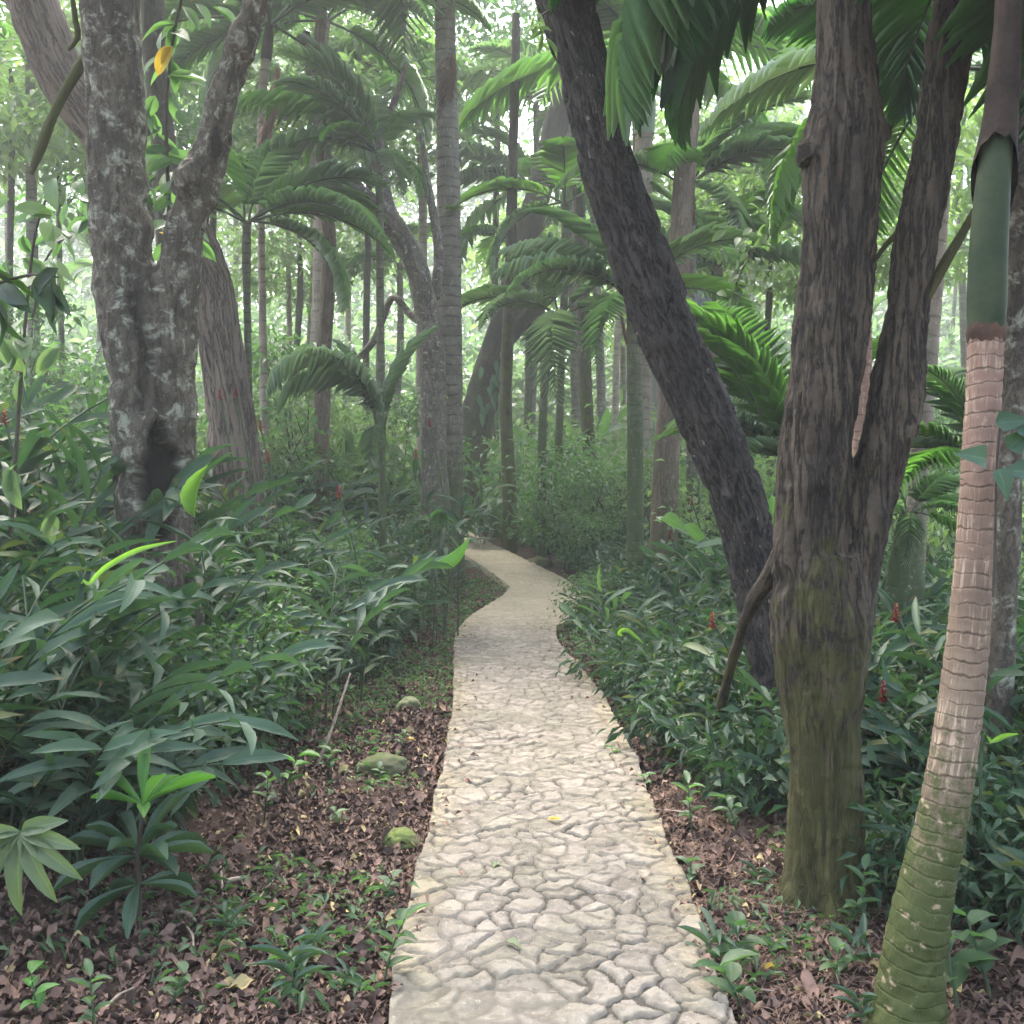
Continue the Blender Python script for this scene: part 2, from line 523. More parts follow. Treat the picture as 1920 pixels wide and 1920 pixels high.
EDGE = [(2300, 610, 1590), (1920, 727, 1384), (1800, 740, 1343), (1700, 765, 1305), (1600, 790, 1264), (1500, 815, 1226), (1400, 838, 1185), (1300, 850, 1130),
        (1237, 850, 1077), (1207, 851, 1050), (1187, 854, 1042), (1173, 864, 1044), (1157, 876, 1075), (1133, 915, 1099), (1118, 940, 1096),
        (1100, 957, 1078), (1087, 940, 1064), (1063, 907, 1016), (1045, 880, 980), (1033, 860, 953), (1020, 830, 925), (1000, 775, 888), (990, 730, 862)]
_ed = np.array([(ground_d(p),) for p, a, b in EDGE]).ravel()
EY = _ed
EL = np.array([(a - 960) * d / FOC for d, (p, a, b) in zip(_ed, EDGE)])
ER = np.array([(b - 960) * d / FOC for d, (p, a, b) in zip(_ed, EDGE)])
EY = np.r_[-3.0, EY, 26.0]
EL = np.r_[EL[0] - 0.0, EL, -7.0]
ER = np.r_[ER[0] + 0.0, ER, -5.6]


def xl(y):
    return np.interp(y, EY, EL)


def xr(y):
    return np.interp(y, EY, ER)


def gz(x, y):
    """Height of the forest floor."""
    x = np.atleast_1d(np.asarray(x, float))
    y = np.atleast_1d(np.asarray(y, float))
    dl = np.maximum(0, xl(y) - x - 0.5)
    dr = np.maximum(0, x - xr(y) - 0.5)
    z = z0(y) - 0.07 + (0.13 * np.minimum(dl, 7) + 0.12 * np.clip(dl - 2.2, 0, 4)) * sstep(0, 1.2, dl) * sstep(26, 12, y) - 0.03 * np.minimum(dr, 5) * sstep(20, 10, y)
    p = np.stack([x, y, np.zeros_like(x)], -1)
    rough = sstep(0, 0.8, np.maximum(dl, dr))
    z = z + (fbm(p * 0.9, 3, 3) - 0.5) * 0.22 * rough + (fbm(p * 6, 3, 9) - 0.5) * 0.05
    inside = (x > xl(y)) & (x < xr(y))
    return np.where(inside, np.minimum(z, z0(y) - 0.09), z)


def g1(x, y):
    return float(gz(x, y)[0])


def axis(a, b, step, far, grow):
    mid = list(np.arange(a, b + 1e-6, step))
    s, hi, lo = step, [b], [a]
    while hi[-1] < far:
        s *= grow
        hi.append(hi[-1] + s)
    s = step
    while lo[-1] > -far:
        s *= grow
        lo.append(lo[-1] - s)
    return np.array(lo[:0:-1] + mid + hi[1:])


def grid_faces(nr, nc):
    i = np.arange(nr - 1)[:, None] * nc
    j = np.arange(nc - 1)[None]
    return np.stack([i + j, i + j + 1, i + nc + j + 1, i + nc + j], -1).reshape(-1, 4)


gx, gy = axis(-5, 5, 0.05, 260, 1.12), axis(1.5, 14, 0.05, 300, 1.1)
GX, GY = np.meshgrid(gx, gy)
GZ = gz(GX.ravel(), GY.ravel())
t = NT("forest_floor_soil")
co = t.attr("rest", "Vector")
n1, n2 = t.noise(co, 3.0, 6, 0.7), t.noise(co, 34.0, 5, 0.7)
c = t.mix(t.ramp(n1, 0.3, 0.7), (0.075, 0.045, 0.036), (0.035, 0.024, 0.018))
c = t.mix(t.ramp(n2, 0.5, 0.72), c, (0.14, 0.085, 0.068))
c = t.mix(t.math("MULTIPLY", t.ramp(t.noise(co, 1.1, 4), 0.55, 0.7), 0.5), c, (0.035, 0.05, 0.02))
M["soil"] = t.finish(t.principled(c, 0.95, t.bump(n2, 0.8, 0.03), 0.15))
ground = MB().add(np.stack([GX.ravel(), GY.ravel(), GZ], -1), grid_faces(len(gy), len(gx))).build("ground", M["soil"])
tag(ground, kind="structure")

# ------------------------------------------------------------------ stone path
rows = np.concatenate([np.arange(1.4, 7, 0.0075), np.arange(7, 11.8, 0.013), np.arange(11.8, 25.5, 0.05)])
NC = 128
u = np.linspace(0, 1, NC)
YY = np.repeat(rows, NC)
UU = np.tile(u, len(rows))


def ragged(y, s):
    p = np.stack([y * 5, np.zeros_like(y) + s, np.zeros_like(y)], -1)
    return (fbm(p, 3, s) - 0.5) * 0.03 * sstep(13, 10, y) + (fbm(p * 0.3, 2, s + 5) - 0.5) * 0.02


L_ = xl(YY) + ragged(YY, 21)
R_ = xr(YY) + ragged(YY, 22)
XX = L_ + (R_ - L_) * UU
pt = np.stack([XX, YY, np.zeros_like(XX)], -1)
warp = np.stack([fbm(pt * 7, 3, 31) - 0.5, fbm(pt * 7, 3, 37) - 0.5], -1) * 0.13
cell = np.array([0.122, 0.070])
q = (pt[:, :2] + warp) / cell
qi = np.floor(q).astype(np.int64)


def seed(ix, iy):
    k = np.zeros_like(ix)
    jx, jy = _h(ix, iy, k, 41), _h(ix, iy, k, 43)
    gone = _h(ix, iy, k, 47) < 0.30
    px = np.where(gone, 1e3, ix + 0.5 + (jx - 0.5) * 0.95)
    py = np.where(gone, 1e3, iy + 0.5 + (jy - 0.5) * 0.95)
    return np.stack([px, py], -1) * cell, _h(ix, iy, k, 53)


pw = q * cell
b1 = np.full(len(q), 9e9)
s1 = np.zeros_like(pw)
r1 = np.zeros(len(q))
for dx in (-2, -1, 0, 1, 2):
    for dy in (-2, -1, 0, 1, 2):
        s, r = seed(qi[:, 0] + dx, qi[:, 1] + dy)
        d2 = ((pw - s) ** 2).sum(1)
        k = d2 < b1
        b1[k], s1[k], r1[k] = d2[k], s[k], r[k]
edge = np.full(len(q), 1.0)
for dx in (-3, -2, -1, 0, 1, 2, 3):
    for dy in (-3, -2, -1, 0, 1, 2, 3):
        s, r = seed(qi[:, 0] + dx, qi[:, 1] + dy)
        v = s - s1
        ln = np.linalg.norm(v, axis=1)
        ok = (ln > 1e-6) & (ln < 5)
        e = (((s1 + s) / 2 - pw) * v / np.maximum(ln, 1e-6)[:, None]).sum(1)
        edge = np.where(ok, np.minimum(edge, e), edge)
gap = 0.0025 + 0.010 * sstep(.40, .8, fbm(pt * 4, 2, 61))
soft = 0.003 + 0.006 * fbm(pt * 9, 2, 67)
stone = sstep(gap * 0.5, gap * 0.5 + soft, edge)
worn = sstep(0.22, 0.42, fbm(pt * np.array([1.6, 1.2, 1]), 3, 71))     # places where mortar is filled flush
flat_far = 0.8 + 0.2 * sstep(11.9, 10.4, YY)
tiltv = (r1 - 0.5) * 0.010
rough = (fbm(pt * 24, 4, 73) - 0.5) * 0.026 + (fbm(pt * 90, 2, 79) - 0.5) * 0.006
h = (-0.011 * (1 - stone) * (0.15 + 0.85 * worn) + tiltv * stone + rough) * flat_far + (fbm(pt * 4, 3, 83) - 0.5) * 0.02
ZZ = z0(YY) + h
crackm = (1 - stone) * flat_far * (0.4 + 0.6 * worn)
V = np.stack([XX, YY, ZZ], -1)
# skirts down both sides
side = []
rows_n = len(rows)
nc2 = NC + 2
W = np.zeros((rows_n, nc2, 3))
W[:, 1:-1] = V.reshape(rows_n, NC, 3)
W[:, 0] = W[:, 1] + np.array([-0.012, 0, -0.22])
W[:, -1] = W[:, -2] + np.array([0.012, 0, -0.22])


def pad(a):
    a = a.reshape(rows_n, NC)
    return np.c_[a[:, :1], a, a[:, -1:]].ravel()


edgeness = sstep(0.30, 0.5, np.abs(UU - 0.5)) * sstep(.35, .6, fbm(pt * 2.5, 3, 87))
t = NT("flagstone")
co = t.attr("rest", "Vector")
srnd, crk, far_, edg = t.attr("srnd"), t.attr("crack"), t.attr("farpath"), t.attr("edgeness")
nf, nm, nb = t.noise(co, 75.0, 5, 0.7), t.noise(co, 17.0, 6, 0.7), t.noise(co, 2.2, 4)
inner = t.attr("inner")
c = t.mix(srnd, (0.128, 0.110, 0.090), (0.188, 0.163, 0.134))
cream = t.mix(srnd, (0.19, 0.166, 0.136), (0.27, 0.24, 0.197))
blot = t.ramp(t.math("ADD", t.math("MULTIPLY", nm, 1.0), t.math("MULTIPLY", t.noise(co, 6.0, 4), 0.5)), 0.62, 0.84)
c = t.mix(t.math("MULTIPLY", inner, blot), c, cream)
c = t.mix(t.math("MULTIPLY", t.ramp(nf, 0.58, 0.72), inner), c, (0.43, 0.39, 0.325))
c = t.mix(t.math("MULTIPLY", t.ramp(nb, 0.42, 0.62), 0.45), c, t.mix(1.0, c, (0.66, 0.70, 0.58), "MULTIPLY"))
c = t.mix(t.math("MULTIPLY", edg, 0.55), c, t.mix(1.0, c, (1.15, 1.1, 0.80), "MULTIPLY"))
mort = t.mix(t.ramp(nm, 0.3, 0.7), (0.085, 0.08, 0.06), (0.14, 0.128, 0.10))
mort = t.mix(t.ramp(t.noise(co, 1.3, 3), 0.40, 0.6), mort, (0.17, 0.155, 0.128))
c = t.mix(crk, c, mort)
c = t.mix(t.math("MULTIPLY", t.ramp(crk, 0.58, 0.95), 0.8), c, (0.045, 0.038, 0.03))
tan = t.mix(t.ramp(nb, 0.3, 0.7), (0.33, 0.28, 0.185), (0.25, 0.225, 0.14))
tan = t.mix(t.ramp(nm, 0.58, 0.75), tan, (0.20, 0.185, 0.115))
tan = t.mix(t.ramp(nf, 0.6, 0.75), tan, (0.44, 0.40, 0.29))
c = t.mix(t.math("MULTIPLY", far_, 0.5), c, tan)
M["stone"] = t.finish(t.principled(c, 0.8, t.bump(t.math("ADD", nf, nm), 0.55, 0.008), 0.25))
pm = MB().add(W.reshape(-1, 3), grid_faces(rows_n, nc2))
path = pm.build("path", M["stone"], extra={"srnd": pad(r1), "crack": pad(crackm), "farpath": pad(sstep(10.4, 12.2, YY)), "edgeness": pad(edgeness), "inner": pad(sstep(0.004, 0.022, edge))})
tag(path, kind="structure")

# ------------------------------------------------------------------ fallen leaves and needles
dead_tpl = [strip(7, ovate, droop=dr, fold=fo, wave=0.25, wfreq=8, cols=3) for dr, fo in ((0.6, 0.2), (-0.5, 0.3), (1.2, -0.2), (0.2, 0.5))]
t = NT("dead_leaf")
tint = t.attr("tint")
c = t.mix(tint, (0.045, 0.028, 0.022), (0.26, 0.165, 0.125))
c = t.mix(t.ramp(tint, 0.95, 0.97), c, (0.42, 0.34, 0.16))
c = t.mix(t.math("MULTIPLY", t.ramp(t.noise(t.attr("rest", "Vector"), 30.0, 3), 0.4, 0.7), 0.5), c, t.mix(1.0, c, (0.6, 0.6, 0.6), "MULTIPLY"))
M["deadleaf"] = t.finish(t.principled(c, 0.75, None, 0.25))
lit = MB()


def litter(n, ylo, yhi, side, smin, smax, spread):
    y = ylo + (yhi - ylo) * rng.random(n) ** 1.35
    w = np.abs(rng.normal(size=n)) * spread
    x = np.where(side == 0, xl(y) + 0.03 - w, xr(y) - 0.03 + w)
    keep = (fbm(np.stack([x, y, 0 * x], -1) * 1.4, 3, 91) > 0.36) | (rng.random(n) < 0.5)
    x, y = x[keep], y[keep]
    n = len(x)
    z = gz(x, y) + 0.004 + 0.022 * rng.random(n)
    a = rng.random(n) * 6.283
    dirs = np.stack([np.cos(a), np.sin(a), rng.normal(size=n) * 0.25], -1)
    ups = np.stack([rng.normal(size=n) * 0.35, rng.normal(size=n) * 0.35, np.ones(n)], -1)
    s = smin + (smax - smin) * rng.random(n) ** 2.0
    k = rng.integers(0, 4, n)
    for j in range(4):
        m = k == j
        stamp(lit, dead_tpl[j], np.stack([x, y, z], -1)[m], dirs[m], ups[m], s[m], s[m] * 0.27, rng.random(m.sum()))


for sd in (0, 1):
    litter(7500, 2.3, 7.0, sd, 0.022, 0.062, 0.75)
    litter(5500, 2.4, 6.5, sd, 0.025, 0.085, 1.7 if sd == 0 else 1.0)
    if sd == 0:
        litter(6500, 3.0, 6.2, sd, 0.025, 0.085, 2.8)
    litter(420, 2.4, 8.0, sd, 0.08, 0.13, 1.2)
    litter(4500, 6.0, 13.0, sd, 0.04, 0.08, 0.9)
n = 130
y = 2.4 + 9 * rng.random(n) ** 1.3
o = np.abs(rng.normal(size=n)) * .09
sdn = rng.random(n) < .5
x = np.where(sdn, xl(y) + o, xr(y) - o)
a = rng.random(n) * 6.283
stamp(lit, dead_tpl[0], np.stack([x, y, z0(y) + .012 + .01 * rng.random(n)], -1), np.stack([np.cos(a), np.sin(a), rng.normal(size=n) * .15], -1), np.stack([rng.normal(size=n) * .25, rng.normal(size=n) * .25, np.ones(n)], -1), .025 + .04 * rng.random(n), .011, .5 + .5 * rng.random(n))
# needles and shreds
n = 5200
y = 2.4 + 3.2 * rng.random(n)
x = xr(y) + 0.03 + np.abs(rng.normal(size=n)) * 0.5
m = rng.random(n) < 0.22
x = np.where(m, xl(y) - 0.02 - np.abs(rng.normal(size=n)) * 0.6, x)
a = rng.random(n) * 6.283
stamp(lit, strip(2, ribbon, 0.2, 0.3, cols=2), np.stack([x, y, gz(x, y) + 0.012 + 0.02 * rng.random(n)], -1), np.stack([np.cos(a), np.sin(a), rng.normal(size=n) * 0.12], -1),
      np.tile([0, 0, 1.0], (n, 1)), 0.05 + 0.09 * rng.random(n), 0.0016, 0.35 + 0.55 * rng.random(n))
tag(lit.build("leaf_litter", M["deadleaf"]), kind="stuff")

# a few single leaves on the path
for (px, py, c, lb) in [(1052, 1543, "yellow", "small yellow fallen leaf lying on the middle of the stone path"), (925, 1632, "pale", "pale green fallen leaf lying on the stone path"),
                        (948, 1770, "pale", "light green leaf lying on the path nearest the camera"), (760, 1372, "yellow", "yellow fallen leaf on the soil beside the mossy rock"),
                        (602, 1602, "rosette", "fresh light green leaf lying on the brown litter"), (1455, 1785, "yellow", "pale yellow leaf lying on brown litter by the mossy palm base")]:
    d = ground_d(py)
    p = P(px, py, d)
    zz = max(g1(p[0], p[1]) + 0.03, float(z0(p[1])) + 0.012 if xl(p[1]) < p[0] < xr(p[1]) else -9)
    mb = MB()
    stamp(mb, strip(6, ovate, 0.5, 0.2, 0.1), np.zeros((1, 3)), np.array([[math.cos(px), math.sin(px), 0.15]]), np.array([[0.1, -0.1, 1.0]]), 0.075, 0.022, 0.7)
    tag(mb.build("fallen_leaf", M[c], origin=(0, 0, 0)), lb, "leaf").location = (p[0], p[1], zz)
# ================================================================== trunks
def bark_disp(R, ridge=0.1, lump=0.12, sc=9.0, stretch=0.18, seed=0, flare=None):
    def f(rest, th, s):
        q = rest * np.array([sc, sc, sc * stretch])
        r = np.abs(fbm(q, 3, seed) - 0.5) * 2
        d = -R * ridge * (1 - sstep(0.0, 0.28, r)) + R * lump * (fbm(rest * np.array([2.2, 2.2, 1.1]) / max(R, .05) * .25, 2, seed + 5) - 0.5) * 2
        if flare:
            k = np.exp(-s / flare[0])
            d = d + R * flare[1] * k * (0.6 + 0.5 * np.cos(th * flare[2] + seed) + 0.3 * np.cos(th * (flare[2] + 2) + 1.0))
        return d
    return f


def spec_pts(spec, ground=True, up=None):
    """spec: (px, py, width_px, d) from the bottom upwards -> points with radius."""
    o = []
    for px, py, w, d in spec:
        p = P(px, py, d)
        o.append([p[0], p[1], p[2], w * d / FOC / 2])
    o = np.array(o)
    if ground:
        z = g1(o[0][0], o[0][1])
        if o[0][2] > z:
            e = o[0].copy()
            e[2] = z - 0.12
            e[3] *= 1.06
            o = np.vstack([e, o])
    if up is not None:
        e = o[-1].copy()
        dv = o[-1][:3] - o[-2][:3]
        dv /= np.linalg.norm(dv)
        dv = dv * 0.6 + np.array([0, 0, 0.4])
        e[:3] = e[:3] + dv * (up - e[2]) / max(dv[2], .2)
        e[3] *= 0.75
        o = np.vstack([o, e])
    return o


leaf_s = strip(3, ovate, 0.5, 0.18, cols=3)
leaf_far = strip(2, ovate, 0.3, 0.15, cols=2)
leaf_far3 = strip(2, ovate, 0.45, 0.2, cols=3)


def clumps(mb, centres, rad, n, L, W, tpl, flat=0.6, g=rng, updir=0.7, tint=None):
    """n leaves in each clump, scattered round its centre, most of them facing up."""
    for c, r in zip(centres, np.broadcast_to(rad, (len(centres),))):
        v = g.normal(size=(n, 3)) * np.array([1, 1, flat]) * r * 0.55
        d = v + g.normal(size=(n, 3)) * r * 0.5
        d[:, 2] -= 0.25 * r
        u = rdir(n, g) * 0.6 + np.array([0, 0, updir])
        base = g.random() * 0.4
        stamp(mb, tpl, c + v, d, u, L * (0.6 + 0.8 * g.random(n)), W * (0.6 + 0.8 * g.random(n)), np.clip(base + 0.6 * g.random(n), 0, 1) if tint is None else tint)


def crown_mesh(name, seed, rad, nclump, nleaf, L, W, mat, flat=0.5, hole=0.25):
    g = np.random.default_rng(seed)
    mb = MB()
    c = rdir(nclump, g) * (hole + (1 - hole) * g.random((nclump, 1)) ** 0.5) * np.array(rad)
    clumps(mb, c, 0.28 * max(rad[0], rad[1]) * (0.6 + 0.6 * g.random(nclump)), nleaf, L, W, leaf_far3, flat, g)
    return mb.mesh(name, mat), c


def limbs(mb, origin, targets, r0, g):
    for tgt in targets:
        mid = origin * 0.5 + tgt * 0.5 + g.normal(size=3) * 0.12 * np.linalg.norm(tgt - origin)
        pts = catmull(np.array([origin, mid, tgt]), 0.35)
        V, F, UV, rs = tube(pts, np.linspace(r0, r0 * 0.2, len(pts)), 6)
        mb.add(V, F, UV, 0.5, rs)


def remeshed(parts, voxel, smooth=4):
    """One skin over several tubes: the stems of a trunk grow together where they meet."""
    mb = MB()
    for V, F, UV, rs in parts:
        mb.add(V, F)
    V, F, *_ = mb.arrays()
    me = bpy.data.meshes.new("tmp")
    me.from_pydata(V.tolist(), [], F.tolist())
    # close the open ends
    import bmesh
    bm = bmesh.new()
    bm.from_mesh(me)
    bmesh.ops.holes_fill(bm, edges=[e for e in bm.edges if e.is_boundary], sides=0)
    bmesh.ops.recalc_face_normals(bm, faces=bm.faces)
    bm.to_mesh(me)
    bm.free()
    ob = bpy.data.objects.new("tmp", me)
    COL.objects.link(ob)
    md = ob.modifiers.new("r", "REMESH")
    md.mode, md.voxel_size, md.adaptivity = "VOXEL", voxel, 0
    sm = ob.modifiers.new("s", "SMOOTH")
    sm.iterations, sm.factor = smooth, 0.5
    ev = ob.evaluated_get(bpy.context.evaluated_depsgraph_get())
    m2 = ev.to_mesh()
    n = len(m2.vertices)
    co = np.empty(n * 3, np.float32)
    no = np.empty(n * 3, np.float32)
    m2.vertices.foreach_get("co", co)
    m2.vertices.foreach_get("normal", no)
    fs = [tuple(p.vertices) for p in m2.polygons]
    fs = np.array([f if len(f) == 4 else (f[0], f[1], f[2], f[2]) for f in fs])
    ev.to_mesh_clear()
    bpy.data.objects.remove(ob)
    bpy.data.meshes.remove(me)
    fs = fs[fs[:, 2] != fs[:, 3]]
    return co.reshape(-1, 3).astype(float), no.reshape(-1, 3).astype(float), fs


def organic(name, stems, mat, label, cat, voxel, disp, extra=None, ns=20):
    """A tree whose trunk is one remeshed skin over its stems."""
    base = stems[0][0][:3].copy()
    parts = []
    for st in stems:
        c = catmull(st, 0.06)
        parts.append(tube(c[:, :3], c[:, 3], ns))
    V, N, F = remeshed(parts, voxel)
    rel = V - base
    d, ex = disp(V, rel, N)
    V = V + N * d[:, None]
    root = thing(name, label, cat, base)
    mb = MB().add(V, F, None, 0.5, rel)
    mb.build("trunk", mat, root, base, extra=ex)
    return root, base


def simple_tree(name, spec, mat, label, cat="tree", group=None, up=9.0, branches=(), ns=16, ridge=0.1, lump=0.1, step=0.07, sc=9.0, stretch=0.18, flare=None, seed=0, ground=True):
    st = spec_pts(spec, ground, up)
    base = st[0][:3].copy()
    base[2] = g1(base[0], base[1])
    root = thing(name, label, cat, base, group)
    mb = MB()
    c = catmull(st, step)
    V, F, UV, rs = tube(c[:, :3], np.maximum(c[:, 3], .004), ns, bark_disp(float(np.mean(c[:, 3])), ridge, lump, sc, stretch, seed, flare))
    mb.add(V, F, UV, 0.5, rs)
    for b in branches:
        s2 = spec_pts(b, False)
        c = catmull(s2, step)
        V, F, UV, rs = tube(c[:, :3], np.maximum(c[:, 3], .003), max(8, ns // 2), bark_disp(float(np.mean(c[:, 3])), ridge, lump, sc, stretch, seed + 3))
        mb.add(V, F, UV, 0.5, rs + np.array([0, 0, 7.0]))
    mb.build("trunk", mat, root, base)
    return root, base, st


CROWNS = [crown_mesh("crown", 100 + k, (2.6, 2.6, 1.3), 60, 60, 0.2, 0.055, M["crown"]) for k in range(3)]


def add_crown(root, base, centre, k, scale=1.0, rz=0.0, limb_from=None, mat=None):
    me, cs = CROWNS[k]
    loc = np.asarray(centre, float) - base
    put("crown", me, root, loc, (0, 0, rz), scale)
    if limb_from is not None:
        mb = MB()
        g = np.random.default_rng(int(abs(centre[0] * 100)) + k)
        o = np.asarray(limb_from, float) - base
        limbs(mb, o, [loc + cs[i] * scale * 0.85 for i in range(0, 24, 3)], 0.07, g)
        mb.build("limbs", mat or M["b_brown"], root)


# ---- lichen-covered forked tree at the left
D1 = 7.2
s_main = spec_pts([(292, 1380, 215, D1), (292, 1200, 180, D1), (290, 1050, 150, D1), (285, 900, 140, D1), (272, 760, 130, D1), (250, 620, 120, D1), (232, 500, 116, D1), (222, 380, 112, D1), (217, 250, 110, D1), (213, 120, 108, D1), (206, 0, 108, D1), (198, -200, 104, D1), (190, -500, 95, D1)])
s_fork = spec_pts([(318, 1150, 85, D1), (322, 900, 82, D1), (325, 700, 88, D1), (330, 560, 88, D1), (345, 450, 80, D1), (362, 380, 76, D1), (385, 310, 72, D1 - .05), (408, 230, 58, D1 - .1), (432, 150, 56, D1 - .1), (460, 70, 56, D1 - .15), (488, -10, 52, D1 - .2), (540, -180, 48, D1 - .3), (600, -420, 42, D1 - .4)], False)
s_left = spec_pts([(258, 1200, 80, D1), (250, 950, 70, D1), (238, 760, 70, D1)], False)
knob = spec_pts([(352, 372, 40, D1 - .08), (358, 330, 62, D1 - .12), (368, 310, 40, D1 - .1)], False)
hollow_c = P(296, 900, D1 - 0.22)
scar_c = P(407, 268, D1 - 0.2)


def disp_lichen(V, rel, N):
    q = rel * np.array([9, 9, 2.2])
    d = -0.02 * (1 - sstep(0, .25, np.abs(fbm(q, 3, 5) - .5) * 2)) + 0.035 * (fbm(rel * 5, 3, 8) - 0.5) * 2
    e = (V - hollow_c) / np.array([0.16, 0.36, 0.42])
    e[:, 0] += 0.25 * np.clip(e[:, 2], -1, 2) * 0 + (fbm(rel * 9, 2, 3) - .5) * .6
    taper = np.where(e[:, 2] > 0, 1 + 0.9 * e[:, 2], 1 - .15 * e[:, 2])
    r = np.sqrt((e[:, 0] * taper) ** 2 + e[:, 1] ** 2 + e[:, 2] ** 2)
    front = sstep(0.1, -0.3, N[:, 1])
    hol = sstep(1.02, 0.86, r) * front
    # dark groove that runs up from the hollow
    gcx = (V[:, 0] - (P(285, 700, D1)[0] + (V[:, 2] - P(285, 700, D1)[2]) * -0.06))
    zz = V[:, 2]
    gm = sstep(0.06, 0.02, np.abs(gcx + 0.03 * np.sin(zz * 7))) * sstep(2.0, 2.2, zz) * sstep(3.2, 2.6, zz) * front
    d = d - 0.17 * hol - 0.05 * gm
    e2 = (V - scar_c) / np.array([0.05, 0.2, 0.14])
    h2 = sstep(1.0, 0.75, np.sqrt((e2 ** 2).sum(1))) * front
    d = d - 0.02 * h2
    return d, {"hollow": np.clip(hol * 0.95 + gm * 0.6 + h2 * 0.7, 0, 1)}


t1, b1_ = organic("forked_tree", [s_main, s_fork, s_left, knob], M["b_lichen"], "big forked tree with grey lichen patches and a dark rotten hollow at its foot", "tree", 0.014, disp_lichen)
add_crown(t1, b1_, (-3.6, 6.6, 7.6), 0, 1.15, 0.4, P(192, -480, D1))
add_crown(t1, b1_, (-5.6, 7.6, 8.6), 1, 1.1, 1.4, P(192, -480, D1))
# its thin side branch
for nm, sp in (("branch", [(170, 95, 22, 7.2), (140, 140, 20, 7.3), (105, 205, 19, 7.4), (75, 280, 18, 7.5), (58, 325, 10, 7.6)]), ("branch", [(128, 92, 10, 7.3), (146, 70, 11, 7.25), (142, 40, 10, 7.2), (135, -10, 8, 7.1)])):
    c = catmull(spec_pts(sp, False), 0.06)
    V, F, UV, rs = tube(c[:, :3], c[:, 3], 10, bark_disp(.03, .1, .2))
    MB().add(V, F, UV, .5, rs).build(nm, M["b_mossy"], t1, b1_)

# ---- twin-stemmed tree at the right
D9 = 4.12
s_base = spec_pts([(1545, 1770, 250, D9), (1545, 1700, 190, D9), (1545, 1650, 162, D9), (1544, 1600, 152, D9), (1546, 1480, 150, D9), (1544, 1380, 150, D9), (1541, 1260, 168, D9), (1538, 1150, 186, D9), (1535, 1040, 160, D9)])
s_l = spec_pts([(1520, 1250, 110, D9), (1515, 1080, 135, D9), (1522, 960, 135, D9), (1528, 850, 133, D9), (1545, 720, 135, D9), (1560, 600, 136, D9), (1571, 480, 134, D9), (1578, 380, 138, D9), (1584, 300, 148, D9), (1588, 250, 146, D9), (1590, 170, 120, D9), (1587, 90, 112, D9), (1584, 0, 112, D9), (1580, -200, 106, D9), (1570, -560, 96, D9)], False)
s_r = spec_pts([(1590, 1330, 70, D9), (1596, 1180, 84, D9), (1606, 1050, 92, D9), (1630, 930, 92, D9), (1660, 830, 96, D9), (1682, 740, 98, D9), (1694, 650, 94, D9), (1706, 560, 86, D9), (1718, 460, 84, D9), (1735, 350, 84, D9), (1752, 250, 84, D9), (1768, 150, 84, D9), (1790, 40, 88, D9), (1815, -80, 86, D9), (1900, -500, 78, D9)], False)
s_rt = spec_pts([(1480, 1010, 46, D9), (1445, 1075, 36, D9 + .1), (1412, 1130, 28, D9 + .3), (1385, 1200, 22, D9 + .7), (1360, 1290, 19, D9 + 1.2), (1340, 1380, 18, D9 + 1.7)])
s_rt = s_rt[(0 if s_rt[0][2] > .6 else 1):]
s_rt = np.vstack([s_rt, np.r_[s_rt[-1][:2] + [-.03, .1], g1(s_rt[-1][0], s_rt[-1][1]) - .1, s_rt[-1][3]]])
kn1 = spec_pts([(1520, 300, 50, D9 - .05), (1512, 285, 46, D9 - .05), (1506, 265, 26, D9 - .05)], False)
kn2 = spec_pts([(1640, 262, 55, D9), (1658, 245, 44, D9), (1668, 232, 24, D9)], False)
kn3 = spec_pts([(1715, 720, 40, D9), (1722, 722, 36, D9), (1728, 715, 14, D9)], False)
pit = P(1470, 1090, D9 - 0.17)


def disp_twin(V, rel, N):
    q = rel * np.array([11, 11, 1.5])
    rdg = np.abs(fbm(q, 4, 25) - .5) * 2
    d = -0.016 * (1 - sstep(0, .26, rdg)) + 0.030 * (fbm(rel * np.array([6, 6, 1.6]), 3, 28) - 0.5) * 2 + 0.006 * (fbm(rel * 40, 2, 30) - .5) * 2
    low = np.exp(-np.maximum(rel[:, 2], 0) / 0.22)
    d = d + 0.05 * low * (0.5 + np.cos(np.arctan2(rel[:, 1], rel[:, 0]) * 5 + 1))
    e = (V - pit) / np.array([0.05, 0.2, 0.09])
    hol = sstep(1.0, 0.5, np.sqrt((e ** 2).sum(1)))
    d = d - 0.03 * hol
    return d, {"hollow": np.clip(hol * .5 + 0.35 * (1 - sstep(0, .10, rdg)), 0, 1)}


t9, b9 = organic("twin_trunk_tree", [s_base, s_l, s_r, kn1, kn2, kn3], M["b_twin"], "dark furrowed tree that splits into two thick stems beside the path", "tree", 0.0095, disp_twin)
add_crown(t9, b9, (2.6, 4.4, 6.4), 2, 1.0, 0.2, P(1575, -540, D9))
add_crown(t9, b9, (4.0, 5.4, 6.2), 0, 1.0, 2.2, P(1895, -490, D9))
cc = catmull(s_rt[::-1], 0.04)
V, F, UV, rs = tube(cc[:, :3], cc[:, 3], 14, bark_disp(.03, .12, .2, 14))
MB().add(V, F, UV, .5, rs).build("root", M["b_twin"], t9, b9)
# small side branch of the right stem
for sp in ([(1735, 560, 22, D9 - .02), (1768, 500, 20, D9), (1800, 445, 17, D9 + .05), (1828, 395, 15, D9 + .1)], [(1640, 490, 9, D9), (1660, 460, 10, D9), (1690, 425, 9, D9 + .05), (1730, 340, 8, D9 + .1)]):
    c = catmull(spec_pts(sp, False), 0.05)
    V, F, UV, rs = tube(c[:, :3], c[:, 3], 8, bark_disp(.02, .1, .15))
    MB().add(V, F, UV, .5, rs).build("branch", M["b_twin"], t9, b9)

